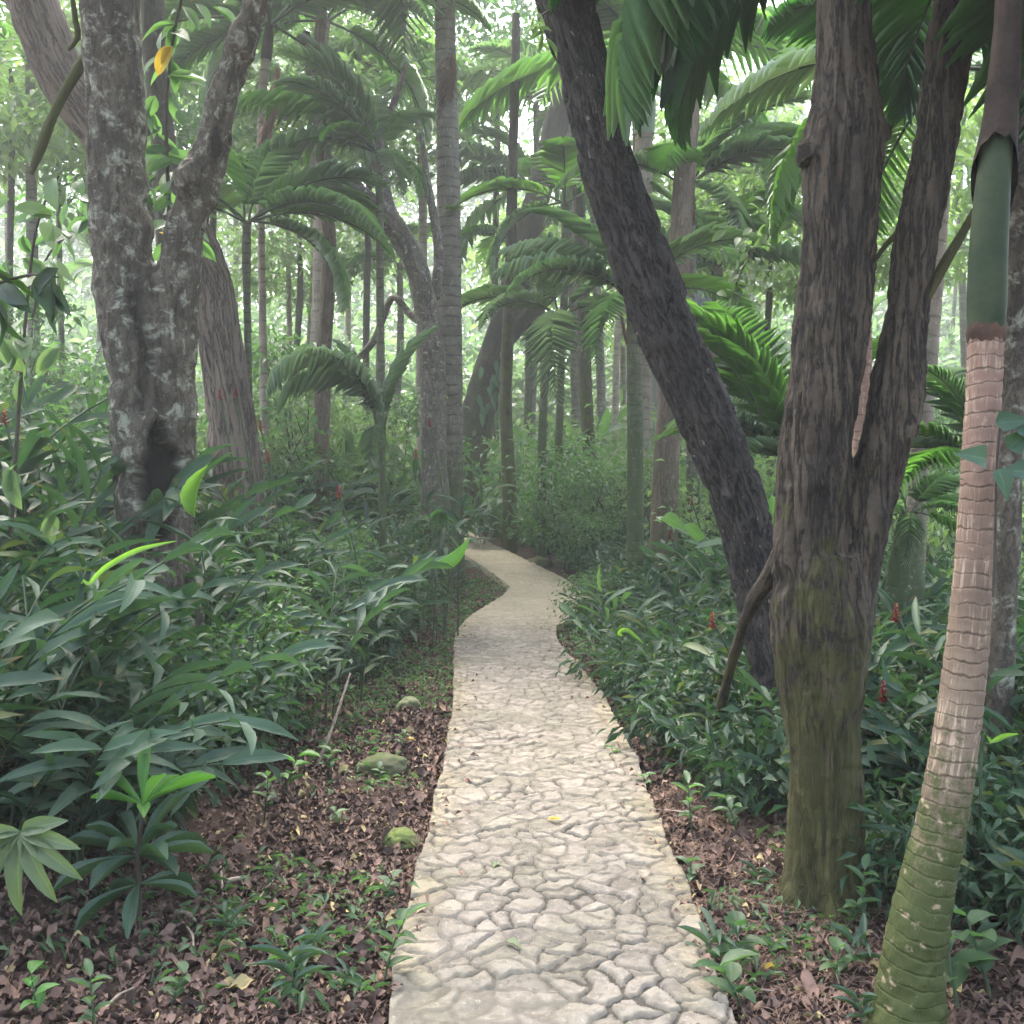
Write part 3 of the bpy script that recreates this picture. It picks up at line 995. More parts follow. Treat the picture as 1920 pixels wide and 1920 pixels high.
# ---- dark leaning trunk
D8 = 6.0
t8, b8, _ = simple_tree("leaning_tree", [(1490, 1400, 120, D8), (1462, 1260, 112, D8), (1438, 1140, 106, D8), (1410, 1020, 106, D8), (1372, 900, 108, D8), (1335, 810, 112, D8), (1300, 730, 114, D8), (1243, 600, 116, D8), (1200, 480, 112, D8), (1165, 380, 110, D8), (1137, 300, 106, D8), (1112, 200, 102, D8), (1090, 110, 104, D8), (1058, 0, 110, D8), (1018, -150, 100, D8), (960, -420, 90, D8)], M["b_dark"],
                      "nearly black trunk leaning steeply across the view with plated bark", up=None, ns=56, step=0.022, ridge=0.16, lump=0.12, sc=17, stretch=0.28, seed=3)
add_crown(t8, b8, (0.3, 11.5, 9.6), 2, 0.75, 2.0)  # unseen extra crown, added above the path to shade its bright middle
add_crown(t8, b8, (0.6, 5.6, 7.0), 1, 0.9, 0.7, P(965, -400, D8))

# ---- other trunks, from near to far
T = simple_tree
T("forest_tree", [(455, 1000, 103, 11.5), (435, 800, 91, 11.5), (412, 640, 82, 11.5), (388, 520, 82, 11.5), (340, 420, 86, 11.4), (255, 320, 90, 11.3), (140, 180, 92, 11.2), (95, 90, 94, 11.2), (60, 0, 99, 11.2), (0, -160, 94, 11.2)], M["b_red"], "thick leaning tree with furrowed reddish brown bark behind the forked tree", ns=40, step=0.05, ridge=0.14, sc=8, stretch=0.15, seed=9)
T("forest_tree", [(330, 900, 60, 10), (322, 500, 54, 10), (308, 300, 50, 10), (295, 150, 46, 10), (285, 0, 46, 10)], M["b_mossy"], "brown trunk showing through the fork of the lichen covered tree", ns=16, seed=12)
T("forest_tree", [(818, 1010, 60, 13.6), (815, 880, 52, 13.6), (812, 760, 50, 13.6), (808, 660, 52, 13.6), (800, 590, 48, 13.6), (783, 510, 44, 13.5), (755, 450, 46, 13.5), (722, 405, 46, 13.4), (680, 368, 40, 13.4), (640, 335, 34, 13.3), (612, 296, 28, 13.3), (596, 240, 22, 13.2), (585, 160, 18, 13.2), (575, 60, 16, 13.2)], M["b_grey"],
  "pale grey crooked tree bending out from beside the central palm", up=None, ns=20, seed=15,
  branches=[[(752, 440, 34, 13.5), (728, 395, 32, 13.6), (716, 340, 30, 13.7), (708, 290, 28, 13.8), (712, 240, 20, 13.9), (740, 190, 14, 14), (760, 120, 10, 14)], [(806, 610, 30, 13.6), (770, 590, 16, 13.8), (735, 560, 14, 13.9), (700, 640, 14, 14), (650, 690, 12, 14)], [(815, 560, 22, 13.6), (822, 470, 20, 13.7), (800, 330, 14, 13.8), (790, 250, 10, 13.9)]])
T("forest_tree", [(868, 1010, 85, 20.2), (878, 900, 76, 20.2), (892, 800, 70, 20.2), (912, 720, 62, 20.2), (936, 640, 58, 20.2), (958, 560, 58, 20.2), (980, 480, 50, 20.2), (1000, 400, 48, 20.1), (1020, 320, 46, 20.1), (1040, 240, 48, 20.1), (1056, 180, 44, 20.0), (1075, 60, 40, 19.9)], M["b_creeper"],
  "dark mossy tree leaning right behind the central palm and hung with creeper", up=13, ns=24, seed=18, flare=(.3, .15, 3),
  branches=[[(925, 670, 26, 20.2), (955, 632, 32, 20.1), (1005, 575, 32, 19.9), (1050, 530, 32, 19.8), (1095, 482, 30, 19.7), (1140, 430, 28, 19.6), (1190, 370, 24, 19.5), (1250, 300, 20, 19.4)]])
T("forest_tree", [(1245, 1030, 58, 12.6), (1246, 950, 52, 12.6), (1250, 850, 50, 12.6), (1258, 740, 48, 12.7), (1266, 600, 46, 12.8), (1276, 450, 44, 12.9), (1284, 330, 42, 13), (1292, 200, 40, 13)], M["b_brown"], "stout yellowish brown trunk seen under the dark leaning tree", ns=20, seed=21, flare=(.3, .3, 4))
T("forest_tree", [(1112, 950, 28, 18), (1106, 860, 26, 18), (1098, 740, 26, 18), (1095, 640, 26, 18), (1092, 520, 25, 18), (1085, 380, 24, 18)], M["b_mossy"], "straight dark trunk right of the drooping pale palm frond", ns=12, seed=24)
T("forest_tree", [(955, 940, 28, 16.5), (952, 850, 26, 16.5), (948, 760, 26, 16.5), (950, 680, 24, 16.5), (955, 560, 22, 16.5)], M["b_mossy"], "dark slender trunk standing close behind the creeper hung tree", ns=12, seed=27)
T("forest_tree", [(603, 900, 32, 13.2), (604, 780, 30, 13.2), (606, 680, 29, 13.2), (613, 560, 28, 13.2), (617, 470, 28, 13.2), (612, 380, 27, 13.2), (606, 300, 25, 13.2), (600, 200, 23, 13.2), (598, 100, 22, 13.2), (604, 0, 20, 13.2)], M["b_brown"], "slim wavy brown trunk between the two thin palms and the crooked tree", ns=14, seed=30)
T("forest_tree", [(1155, 900, 14, 24), (1154, 760, 13, 24), (1157, 640, 13, 24), (1162, 560, 12, 24), (1160, 380, 12, 24)], M["p_pale"], "pale thin trunk far behind between the dark trunks", ns=10, seed=33)

# leafy trees further back, their crowns closing the view above the undergrowth
CROWNB = [crown_mesh("crown", 140 + k, (2.2, 2.2, 1.7), 56, 64, .22, .062, M[m]) for k, m in enumerate(("bright", "shrub", "bright"))]
for i, (px, d, py, k, sc_, lab) in enumerate([(20, 17, 130, 0, 1.2, "leafy tree with bright crown at the far left behind the furrowed leaning tree"), (230, 20, 260, 1, 1.1, "leafy tree whose crown shows through the forked tree's branches"), (400, 22, 60, 0, 1.3, "leafy tree with light green crown above the thin pale palm"),
        (690, 21, 170, 2, 1.1, "yellow green tree crown glowing left of the central palm"), (930, 25, 90, 1, 1.2, "leafy crown behind the creeper hung tree's top"), (1340, 24, 300, 2, 1.0, "bright leafy tree right of the leaning trunk's middle"), (1440, 17, 420, 0, .8, "small bright tree with leaves just left of the twin tree"), (1830, 15, 330, 2, .9, "bright leafy tree between the pale palm and the near palm's shaft"), (560, 26, 420, 0, 1.2, "pale green tree far behind the thin palm stems"), (1090, 28, 480, 2, 1.3, "sunlit far tree behind the slim stems by the path")]):
    p = P(px, py, d)
    r_, b_, st_ = simple_tree("forest_tree", [(px + 8, 960, 16, d), (px - 4, 700, 14, d), (px + 3, max(py + 120, 200), 12, d), (px, py, 8, d)], M["b_mossy"], lab, up=None, ns=10, step=.2, seed=60 + i)
    me, cs = CROWNB[k]
    put("crown", me, r_, p - b_, (0, 0, i * 1.3), sc_)
# ================================================================== palms
RAD = math.radians


def frond_mb(e0, e1, n=38, ll=0.26, lw=0.0085, a0=66, a1=38, droop=0.35, lift=0.25, curl=0.25, seed=0, start=0.14, bend=1.2, ragged_=0.0):
    """A feather frond of length 1: an arching midrib with a row of leaflets down each side."""
    g = np.random.default_rng(seed)
    m = 28
    t = np.linspace(0, 1, m)
    el = np.radians(e0 + (e1 - e0) * t ** bend)
    sway = 0.12 * g.normal() * t ** 2
    dy, dz = np.cos(el), np.sin(el)
    pts = np.stack([np.cumsum(sway) / m, np.r_[0, np.cumsum((dy[1:] + dy[:-1]) / 2 / (m - 1))], np.r_[0, np.cumsum((dz[1:] + dz[:-1]) / 2 / (m - 1))]], -1)
    leaves, stem = MB(), MB()
    V, F, UV, rs = tube(pts, 0.0085 * (1 - t) ** 0.8 + 0.0012, 6)
    stem.add(V, F, UV, 0.5, rs)
    tpl = [strip(5, ribbon, curl * k, 0.35, cols=3) for k in (0.6, 1.0, 1.5)]
    ti = np.linspace(start, 0.995, n)
    px = np.stack([np.interp(ti, t, pts[:, k]) for k in range(3)], -1)
    ee = np.interp(ti, t, el)
    Tn = np.stack([0 * ee, np.cos(ee), np.sin(ee)], -1)
    Nn = np.stack([0 * ee, -np.sin(ee), np.cos(ee)], -1)
    prof = np.interp(ti, [0, .14, .3, .55, .8, 1], [.4, .62, .95, 1, .7, .28])
    for s in (-1, 1):
        a = np.radians(a0 + (a1 - a0) * ti + g.normal(size=n) * 2.5)
        lf = lift + g.normal(size=n) * 0.06
        d = Tn * np.cos(a)[:, None] + np.sin(a)[:, None] * (np.array([s, 0, 0]) * np.cos(lf)[:, None] + Nn * np.sin(lf)[:, None])
        d[:, 2] -= droop * (0.8 + 0.5 * g.random(n))
        up = Nn + np.array([-s * 0.35, 0, 0]) + g.normal(size=(n, 3)) * 0.1
        L = ll * prof * (0.9 + 0.2 * g.random(n))
        keep = g.random(n) > ragged_
        k = g.integers(0, 3, n)
        for j in range(3):
            q = (k == j) & keep
            stamp(leaves, tpl[j], px[q], d[q], up[q], L[q], lw * (0.85 + 0.3 * g.random(q.sum())) * np.minimum(1, prof[q] + .3), 0.2 + 0.6 * g.random(q.sum()))
    return leaves, stem


FV = {"fountain": (84, -75), "up": (72, 5), "arch": (50, -24), "out": (26, -46), "hang": (-12, -86), "droop": (-48, -88), "rise": (80, 40)}
FKW = {"": dict(lw=.0064, n=23, droop=.12, curl=.12), "curtain": dict(droop=.38, lift=0.0, curl=0.15, a0=70, a1=42, lw=.0064, n=21, ragged_=.08), "flat": dict(droop=0.05, lift=0.22, lw=.0056, n=26, curl=.1), "big": dict(n=25, lw=0.0058, ll=0.26, droop=0.28, lift=0.05, curl=0.15), "near": dict(n=26, lw=0.0082, ll=0.44, droop=.34, lift=0.05, curl=0.14, a0=62, a1=26), "hanging": dict(n=22, lw=.0064, ll=.30, droop=.42, lift=.05, curl=.18, a0=72, a1=42), "fine": dict(n=30, lw=0.004, ll=0.27, droop=.1, lift=.15, curl=.1)}
_fr = {}


def frond_mesh(shape, style, matname, k=0):
    key = (shape, style, matname, k)
    if key not in _fr:
        e = FV[shape]
        lv, st = frond_mb(e[0] + 6 * (k - 1), e[1], seed=hash(shape + style) % 1000 + k if False else sum(map(ord, shape + style)) + k, **FKW[style])
        me = lv.mesh("frond", M[matname])
        mr = st.mesh("midrib", M["rachis"])
        _fr[key] = (me, mr)
    return _fr[key]


def add_frond(root, at, az, shape, L, style="", matname="palm", k=0, pitch=0.0, roll=0.0):
    me, mr = frond_mesh(shape, style, matname, k)
    f = put("frond", me, root, at, (RAD(pitch), RAD(roll), RAD(az - 90)), L)
    put("midrib", mr, f)
    return f


def palm(spec, mat, label, fronds, group=None, style="", fm="palm", up=None, ns=14, ringstep=0.11, ringamp=0.03, shaft=None, shaftmat="crownshaft", step=0.05, flare=(.35, .35, 3), deadn=(), seed=0, top=None, flat_label=None, crown_rand=0, Lr=2.0, Lmul=0):
    st = spec_pts(spec, True, up)
    base = st[0][:3].copy()
    base[2] = g1(base[0], base[1])
    root = thing("palm_tree", label, "palm", base, group)
    c = catmull(st, step)
    R = float(np.mean(c[:, 3]))

    def disp(rest, th, s):
        ph = ((s + 0.01 * np.sin(th * 2 + s * 3)) / ringstep) % 1.0
        d = -R * ringamp * 2 * np.exp(-((ph - 0.5) / 0.1) ** 2) + R * 0.05 * (fbm(rest * 12, 2, seed) - .5)
        return d + R * flare[1] * np.exp(-s / flare[0]) * (0.75 + 0.3 * np.cos(th * flare[2]))
    V, F, UV, rs = tube(c[:, :3], c[:, 3], ns, disp)
    MB().add(V, F, UV, 0.5, rs).build("trunk", mat, root, base)
    tp = st[-1][:3].copy()
    if shaft:
        dv = st[-1][:3] - st[-2][:3]
        dv /= np.linalg.norm(dv)
        k = np.linspace(0, 1, 14)
        pts = tp - dv * 0.02 + dv * shaft * k[:, None]
        rr = st[-1][3] * (1.15 + 0.12 * np.sin(k * 3) - 0.5 * k ** 3)
        V, F, UV, rs = tube(pts, rr, ns)
        MB().add(V, F, UV, .5, rs).build("crownshaft", M[shaftmat], root, base)
        tp = tp + dv * shaft * 0.92
    at = tp - base
    rn = random.Random(seed + 77)
    fl = list(fronds)
    for i in range(crown_rand):
        fl.append((i * 360.0 / crown_rand + rn.uniform(-20, 20), rn.choice(["up", "arch", "arch", "out", "out", "hang"]), Lr * rn.uniform(.85, 1.1)))
    for i, fr in enumerate(fl):
        az, shp, L = fr[:3]
        sty = fr[3] if len(fr) > 3 and fr[3] is not None else rn.choice([style, style, "fine"])
        mt = fr[4] if len(fr) > 4 else (rn.choice(["palm", "palm", "palm", "palm_l", "palm_b"]) if fm == "palm" else fm)  # random fronds take sky gloss and backlight as painted leaf colour
        L = L * (Lmul if Lmul else (1.4 if base[1] > 11 else 1.1))
        add_frond(root, at + np.array([math.cos(RAD(az)), math.sin(RAD(az)), 0]) * 0.04, az, shp, L, sty, mt, i % 3, rn.uniform(-6, 6), rn.uniform(-12, 12))
    for az, L, dz in deadn:
        me, mr = frond_mesh("droop", "fine", "dead", 0)
        f = put("dead_frond", me, root, at + np.array([math.cos(RAD(az)) * (R + .05), math.sin(RAD(az)) * (R + .05), dz]), (RAD(-22), 0, RAD(az - 90)), (L * .45, L * .45, L))
    return root, base, tp


# central palm
palm([(850, 1062, 44, 14.2), (849, 980, 42, 14.2), (847, 860, 43, 14.2), (845, 700, 45, 14.2), (842, 500, 46, 14.2), (840, 300, 44, 14.2), (836, 120, 40, 14.2), (833, -40, 38, 14.2)], M["p_grey"],
     "tall grey ringed palm at the path bend with a dead brown frond", [(185, "out", 2.3, "big"), (205, "out", 2.5, "big"), (232, "out", 2.4, "big"), (258, "hang", 2.0, "big"), (290, "out", 2.1, "big"), (318, "out", 2.4, "big"), (350, "out", 2.4, "big"), (160, "arch", 2.4, "big"), (20, "out", 2.2, "big"), (90, "up", 2.2), (130, "arch", 2.4, "big"), (50, "arch", 2.4)], ns=22, deadn=[(275, 1.5, -1.0), (300, 1.35, -0.9), (290, 1.1, -1.1)], flare=(.2, .12, 4), seed=1)
# thin pale palm with a hanging dead frond
palm([(499, 990, 17, 13), (495, 760, 16, 13), (491, 520, 14, 13), (489, 340, 14, 13), (492, 180, 16, 13), (499, 110, 17, 13)], M["p_pale"],
     "thin pale palm stem with a pinkish dead frond hanging below its crown",
     [(170, "out", 1.7, "fine"), (195, "hang", 1.6, "fine"), (225, "out", 1.8, "fine"), (280, "out", 1.6, "fine"), (330, "out", 1.7, "fine"), (0, "arch", 1.7, "fine"), (20, "hang", 1.5, "fine"), (60, "arch", 1.8, "fine"), (110, "arch", 1.9, "fine"), (150, "up", 1.7, "fine")],
     shaft=.45, shaftmat="leafbase", deadn=[(340, 1.5, -0.35), (350, 1.1, -0.5)], seed=2)
palm([(472, 970, 15, 11.8), (467, 760, 14, 11.8), (463, 560, 14, 11.8), (462, 480, 17, 11.8), (463, 415, 15, 11.8)], M["p_green"], "short slim palm with a green shaft right of the forked tree",
     [(178, "arch", 1.1), (200, "out", 1.2), (150, "up", 1.1), (0, "arch", 1.15), (12, "out", 1.2, None, "palm_b"), (345, "hang", 1.2), (330, "out", 1.3), (250, "out", 1.1), (80, "up", 1.1), (40, "arch", 1.3)], seed=3)
palm([(716, 1000, 16, 12.6), (716, 800, 15, 12.6), (713, 600, 15, 12.6), (712, 420, 15, 12.6), (711, 320, 16, 12.6), (710, 285, 16, 12.6)], M["p_green"], "dark crowned palm rising behind the crooked grey tree",
     [(182, "arch", 1.6, "hanging"), (172, "out", 1.5, "curtain"), (205, "up", 1.4), (222, "arch", 1.3), (195, "out", 1.4, "curtain"), (8, "hang", .7), (335, "hang", .75, "curtain"), (60, "up", 1.0), (120, "up", 1.3), (300, "hang", .8), (240, "out", .9)], Lmul=1.15, seed=4)
palm([(1083, 960, 24, 21.5), (1080, 700, 22, 21.5), (1074, 450, 22, 21.5), (1068, 260, 22, 21.5), (1064, 195, 22, 21.5)], M["p_grey"], "palm behind the leaning tree, one frond arching out to the left",
     [(180, "arch", 1.5, "hanging", "palm_l"), (172, "out", 1.6, "curtain"), (200, "out", 1.8, "curtain"), (215, "arch", 1.6), (150, "up", 1.7), (10, "arch", 1.8), (330, "out", 1.7), (280, "hang", 1.0), (90, "up", 1.6)], Lmul=1.55, seed=5)
palm([(991, 980, 17, 22), (990, 800, 16, 22), (994, 560, 15, 22), (1000, 400, 15, 22), (1000, 350, 15, 22)], M["p_green"], "slim mossy palm stem standing between the creeper hung tree and the drooping frond",
     [(180, "arch", 1.5, "hanging"), (188, "arch", 1.6, "hanging", "palm_l"), (170, "hang", 1.6, "curtain"), (215, "out", 1.5, "curtain"), (150, "up", 1.5), (20, "out", 1.4), (340, "arch", 1.5), (260, "out", 1.0)], Lmul=1.5, seed=6)
palm([(1015, 1045, 18, 15.8), (1016, 900, 17, 15.8), (1018, 780, 16, 15.8), (1028, 660, 15, 15.8), (1048, 590, 15, 15.8)], M["p_green"], "small palm with a pale feathery frond drooping straight down towards the path",
     [(258, "hang", 1.5, "flat", "palm_l"), (225, "out", 1.2), (190, "out", 1.3), (350, "out", 1.3), (20, "arch", 1.3), (100, "up", 1.4)], seed=7)
palm([(1044, 1030, 17, 16.6), (1047, 880, 16, 16.6), (1050, 760, 15, 16.6), (1054, 640, 15, 16.6), (1058, 540, 15, 16.6), (1060, 380, 15, 16.6)], M["p_green"], "slim palm stem just right of the small palm with the drooping frond", [(190, "out", 1.3), (200, "hang", 1.3), (340, "out", 1.3), (20, "arch", 1.3), (90, "up", 1.3), (265, "arch", 1.2)], seed=8)
palm([(718, 960, 14, 10.6), (716, 880, 13, 10.6), (714, 800, 12, 10.6)], M["p_green"], "low young palm with pale fronds drooping to the left of the central palm",
     [(186, "fountain", 1.2, "hanging"), (204, "fountain", 1.45, "hanging"), (222, "up", 1.05, "hanging"), (150, "rise", .95, "flat"), (25, "rise", 1.0, "flat"), (260, "hang", .6, "flat")], fm="palm_l", seed=9)
palm([(1190, 1110, 36, 11.4), (1191, 1000, 32, 11.4), (1191, 860, 31, 11.4), (1190, 720, 30, 11.4), (1188, 620, 28, 11.4), (1188, 560, 27, 11.4)], M["p_green"], "straight mossy green palm trunk standing just left of the stout brown trunk",
     [(188, "arch", 1.1, "hanging", "palm_l"), (175, "arch", 1.1, "hanging", "palm_l"), (210, "out", 1.1), (160, "up", 1.1), (240, "hang", .9), (350, "arch", 1.1), (20, "out", 1.1), (90, "up", 1.1)], ns=18, seed=10, deadn=[(200, .5, -.1)])
palm([(1205, 1010, 26, 16), (1206, 800, 28, 16), (1206, 500, 32, 16), (1206, 340, 36, 16), (1208, 250, 34, 16)], M["p_pale"], "palm with smooth pale green shaft right of the dark leaning tree",
     [(170, "out", 2.2, "big", "palm_b"), (345, "out", 2.4, "big", "palm_b"), (10, "out", 2.5, "big"), (300, "out", 2.2, "big", "palm_b"), (320, "hang", 2.2, "big", "palm_b"), (240, "out", 2.0, "big"), (60, "arch", 2.4), (120, "arch", 2.4)], shaft=1.0, shaftmat="crownshaft_p", ns=16, seed=11)
palm([(1300, 1000, 26, 13.5), (1298, 800, 26, 13.5), (1294, 600, 26, 13.5), (1290, 420, 28, 13.5), (1288, 350, 28, 13.5)], M["p_grey"], "palm with straw coloured leaf bases right of the leaning tree",
     [(10, "arch", 1.5, "fine"), (350, "arch", 1.4, "fine"), (330, "out", 1.3, "fine"), (0, "up", 1.4, "fine"), (200, "out", 1.3, "fine"), (250, "out", 1.1, "fine"), (300, "hang", 1.1, "fine"), (60, "up", 1.4)], deadn=[(250, .8, 0), (290, .9, 0)], seed=12)
# palm whose crown hangs over the twin tree
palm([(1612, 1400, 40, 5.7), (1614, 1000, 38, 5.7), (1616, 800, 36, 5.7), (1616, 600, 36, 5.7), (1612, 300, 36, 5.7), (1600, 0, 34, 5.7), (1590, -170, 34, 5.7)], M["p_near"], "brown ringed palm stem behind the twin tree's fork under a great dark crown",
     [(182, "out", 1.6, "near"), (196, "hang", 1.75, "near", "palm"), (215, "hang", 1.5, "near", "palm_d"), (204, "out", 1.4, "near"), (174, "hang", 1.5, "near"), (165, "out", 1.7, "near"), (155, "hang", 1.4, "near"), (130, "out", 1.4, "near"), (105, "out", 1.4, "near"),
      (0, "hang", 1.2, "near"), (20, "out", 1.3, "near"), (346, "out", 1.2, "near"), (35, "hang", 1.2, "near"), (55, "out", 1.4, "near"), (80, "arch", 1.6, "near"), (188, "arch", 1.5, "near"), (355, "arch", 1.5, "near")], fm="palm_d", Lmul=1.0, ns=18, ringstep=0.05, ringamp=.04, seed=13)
palm([(1478, 1010, 36, 8.6), (1480, 940, 34, 8.6), (1484, 870, 30, 8.6)], M["p_green"], "low palm with vivid green upright fronds behind the twin tree",
     [(160, "rise", 1.7, "flat", "palm_b"), (178, "up", 1.55, "flat", "palm_b"), (195, "up", 1.5, "flat", "palm_b"), (205, "arch", 1.1, "fine"), (185, "arch", 1.0, "fine"), (225, "out", .9, "fine"), (100, "rise", 1.6, "flat", "palm_b"), (15, "up", 1.4, "flat", "palm_b"), (350, "arch", 1.3), (150, "up", 1.2)], seed=14)
palm([(1712, 1090, 42, 9), (1722, 900, 38, 9), (1736, 720, 37, 9), (1748, 560, 37, 9), (1760, 400, 37, 9), (1770, 250, 36, 9), (1776, 130, 34, 9)], M["p_pale"], "pale ringed palm trunk between the twin tree and the near mossy palm",
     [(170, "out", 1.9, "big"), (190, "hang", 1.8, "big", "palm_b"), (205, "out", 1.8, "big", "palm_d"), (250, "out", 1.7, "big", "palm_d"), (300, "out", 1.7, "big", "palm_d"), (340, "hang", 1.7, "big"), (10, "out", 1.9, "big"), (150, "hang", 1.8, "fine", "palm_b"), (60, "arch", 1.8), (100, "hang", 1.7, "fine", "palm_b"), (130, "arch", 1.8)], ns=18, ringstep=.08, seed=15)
palm([(1676, 1160, 44, 8.0), (1684, 1080, 40, 8.0), (1694, 1010, 36, 8.0), (1704, 960, 32, 8.0)], M["p_green"], "short curved palm with greyish hanging fronds behind the twin tree's right stem",
     [(185, "hang", .55, "big"), (215, "out", .5, "big"), (255, "hang", .5, "big"), (300, "out", .55, "big"), (330, "hang", .6, "big"), (0, "out", .6, "big"), (40, "arch", .7), (150, "arch", .6), (100, "up", .7)], seed=16)
palm([(1852, 1060, 40, 7.2), (1850, 960, 36, 7.2), (1846, 870, 34, 7.2)], M["p_grey"], "low palm behind the near mossy palm, its frond spread out to the left",
     [(182, "arch", .85, "flat"), (170, "out", .8), (195, "up", .8, "flat"), (210, "out", .8), (150, "up", .9), (30, "arch", .9), (340, "arch", .8), (90, "up", 1)], seed=17)
palm([(600, 960, 20, 17), (596, 600, 19, 17), (600, 300, 18, 17), (606, 120, 18, 17), (610, 40, 18, 17)], M["p_pale"], "tall palm behind the slim wavy trunk with fine fronds against the bright sky",
     [(180, "out", 2, "fine"), (200, "hang", 1.8, "fine"), (165, "arch", 2, "fine"), (240, "out", 1.8, "fine"), (300, "out", 1.8, "fine"), (345, "out", 2, "fine"), (10, "hang", 1.8, "fine"), (60, "up", 2, "fine"), (120, "arch", 2, "fine")], fm="palm_b", seed=18)

# near mossy palm at the right edge
st = [(1702, 1925, 150, 3.15), (1706, 1880, 128, 3.15), (1712, 1810, 116, 3.15), (1722, 1740, 108, 3.15), (1742, 1640, 98, 3.16), (1766, 1540, 90, 3.17), (1785, 1430, 84, 3.18), (1804, 1300, 79, 3.2), (1819, 1150, 72, 3.2), (1830, 1000, 67, 3.2), (1838, 850, 64, 3.2), (1845, 730, 62, 3.2), (1849, 615, 63, 3.2)]
sp_ = spec_pts(st)
base = sp_[0][:3].copy()
base[2] = g1(base[0], base[1])
pr = thing("palm_tree", "tan ringed palm near the path with swollen mossy foot and green shaft", "palm", base)
c = catmull(sp_, 0.012)


def near_disp(rest, th, s):
    ph = ((s + 0.006 * np.sin(th + s * 5) + 0.004 * np.sin(th * 3)) / 0.043) % 1.0
    d = -0.0016 * np.exp(-((ph - 0.06) / 0.10) ** 2) + 0.0018 * sstep(0.2, 1.0, ph) + 0.0015 * np.sin(th * 34 + 5 * np.sin(s * 9)) * sstep(0.2, 0.6, fbm(rest * np.array([8, 8, 14]), 2, 2))
    low = np.exp(-s / 0.45)
    return d * (1 - low) + low * (0.022 * (fbm(rest * 26, 4, 6) - .5) * 2 + 0.012 * (fbm(rest * 90, 2, 8) - .5))


V, F, UV, rs = tube(c[:, :3], c[:, 3], 96, near_disp)
MB().add(V, F, UV, .5, rs).build("trunk", M["p_near"], pr, base)
# tufts of moss on its foot
mb = MB()
g = np.random.default_rng(3)
k = g.random(len(V)) < 0.10 * np.exp(-np.repeat(np.r_[0, np.cumsum(np.linalg.norm(np.diff(c[:, :3], axis=0), axis=1))], 96) / 0.4)
pv = V[k]
ctr = np.repeat(c[:, :3], 96, axis=0)[k]
nn = (pv - ctr) / np.linalg.norm(pv - ctr, axis=1)[:, None]
stamp(mb, strip(2, lance, 0.5, 0.2, cols=2), pv - nn * 0.003, nn + g.normal(size=nn.shape) * .6, rdir(len(pv), g), 0.010 + 0.012 * g.random(len(pv)), 0.0028, g.random(len(pv)))
M["mossleaf"] = leafmat("moss_tuft", (0.04, 0.052, 0.01), (0.10, 0.12, 0.025), 0.3, vein=0, rough=.8)
tag(mb.build("moss", M["mossleaf"], pr, base), kind="stuff")
c2 = catmull(spec_pts([(1849, 618, 66, 3.2), (1851, 560, 70, 3.2), (1854, 470, 68, 3.2), (1860, 380, 64, 3.2), (1868, 290, 58, 3.2), (1878, 190, 50, 3.2), (1888, 60, 40, 3.2), (1896, -60, 34, 3.2)], False), 0.02)
V, F, UV, rs = tube(c2[:, :3], c2[:, 3], 40, lambda r, th, s: 0.0015 * np.sin(th * 3 + s * 2))
MB().add(V, F, UV, .5, rs).build("crownshaft", M["crownshaft"], pr, base)
# old fibrous sheath round the top of the shaft and a dark collar below it
g = np.random.default_rng(5)
cs_ = c2[c2[:, 2] > P(0, 345, 3.2)[2]]
V, F, UV, rs = tube(cs_[:, :3], cs_[:, 3] * 1.16 + .003, 60, lambda r, th, s: 0.016 * (fbm(r * np.array([26, 26, 5]), 4, 4) - .5) + .006 * sstep(.15, 0, s))
sa = np.repeat(np.r_[0, np.cumsum(np.linalg.norm(np.diff(cs_[:, :3], axis=0), axis=1))], 60)
tha = np.tile(np.arange(60) / 60 * 6.283, len(cs_))
V[:, 2] += np.exp(-sa / .10) * (.12 * np.sin(tha + 1.9) + .05 * (fbm(np.stack([np.cos(tha) * 3, np.sin(tha) * 3, 0 * tha], -1), 3, 9) - .5))
MB().add(V, F, UV, .5, rs).build("leaf_sheath", M["leafbase"], pr, base)
V, F, UV, rs = tube(catmull(spec_pts([(1849, 640, 64, 3.2), (1849, 622, 70, 3.2), (1850, 606, 68, 3.2)], False), .006)[:, :3], .0565, 60, lambda r, th, s: .004 * (fbm(r * 40, 3, 4) - .5) - .004 * np.abs(s - .025) / .025)
V[:, 2] += np.tile(.005 * np.sin(np.arange(60) * .42) + .004 * np.sin(np.arange(60) * 1.26), len(V) // 60)
MB().add(V, F, UV, .5, rs).build("collar", M["collar"], pr, base)
at = P(1896, -40, 3.2) - base
for i, (az, shp, L) in enumerate([(78, "arch", 1.8), (55, "out", 2.0), (20, "out", 2.0), (345, "arch", 2.0), (65, "up", 1.6)]):
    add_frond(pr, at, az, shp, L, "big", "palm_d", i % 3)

T("forest_tree", [(1866, 1420, 54, 4.9), (1874, 1280, 52, 4.9), (1884, 1100, 50, 4.9), (1892, 900, 49, 4.9), (1899, 700, 47, 4.9), (1904, 500, 46, 4.9), (1908, 300, 46, 4.9), (1912, 100, 45, 4.9), (1915, -60, 44, 4.9)], M["b_lichen"], "straight grey speckled trunk close behind the near mossy palm", ns=24, step=.04, seed=40)

palm([(1352, 1000, 26, 15), (1350, 800, 24, 15), (1346, 600, 22, 15), (1344, 500, 22, 15)], M["p_grey"], "palm whose fronds hang in front of the dark hut wall", [(182, "arch", 1.3, "hanging"), (200, "out", 1.2, "curtain"), (230, "hang", 1.0, "curtain"), (265, "out", .9), (330, "out", 1.2, "curtain"), (0, "arch", 1.3, "hanging"), (160, "up", 1.3), (40, "up", 1.3), (90, "up", 1.2)], seed=19)
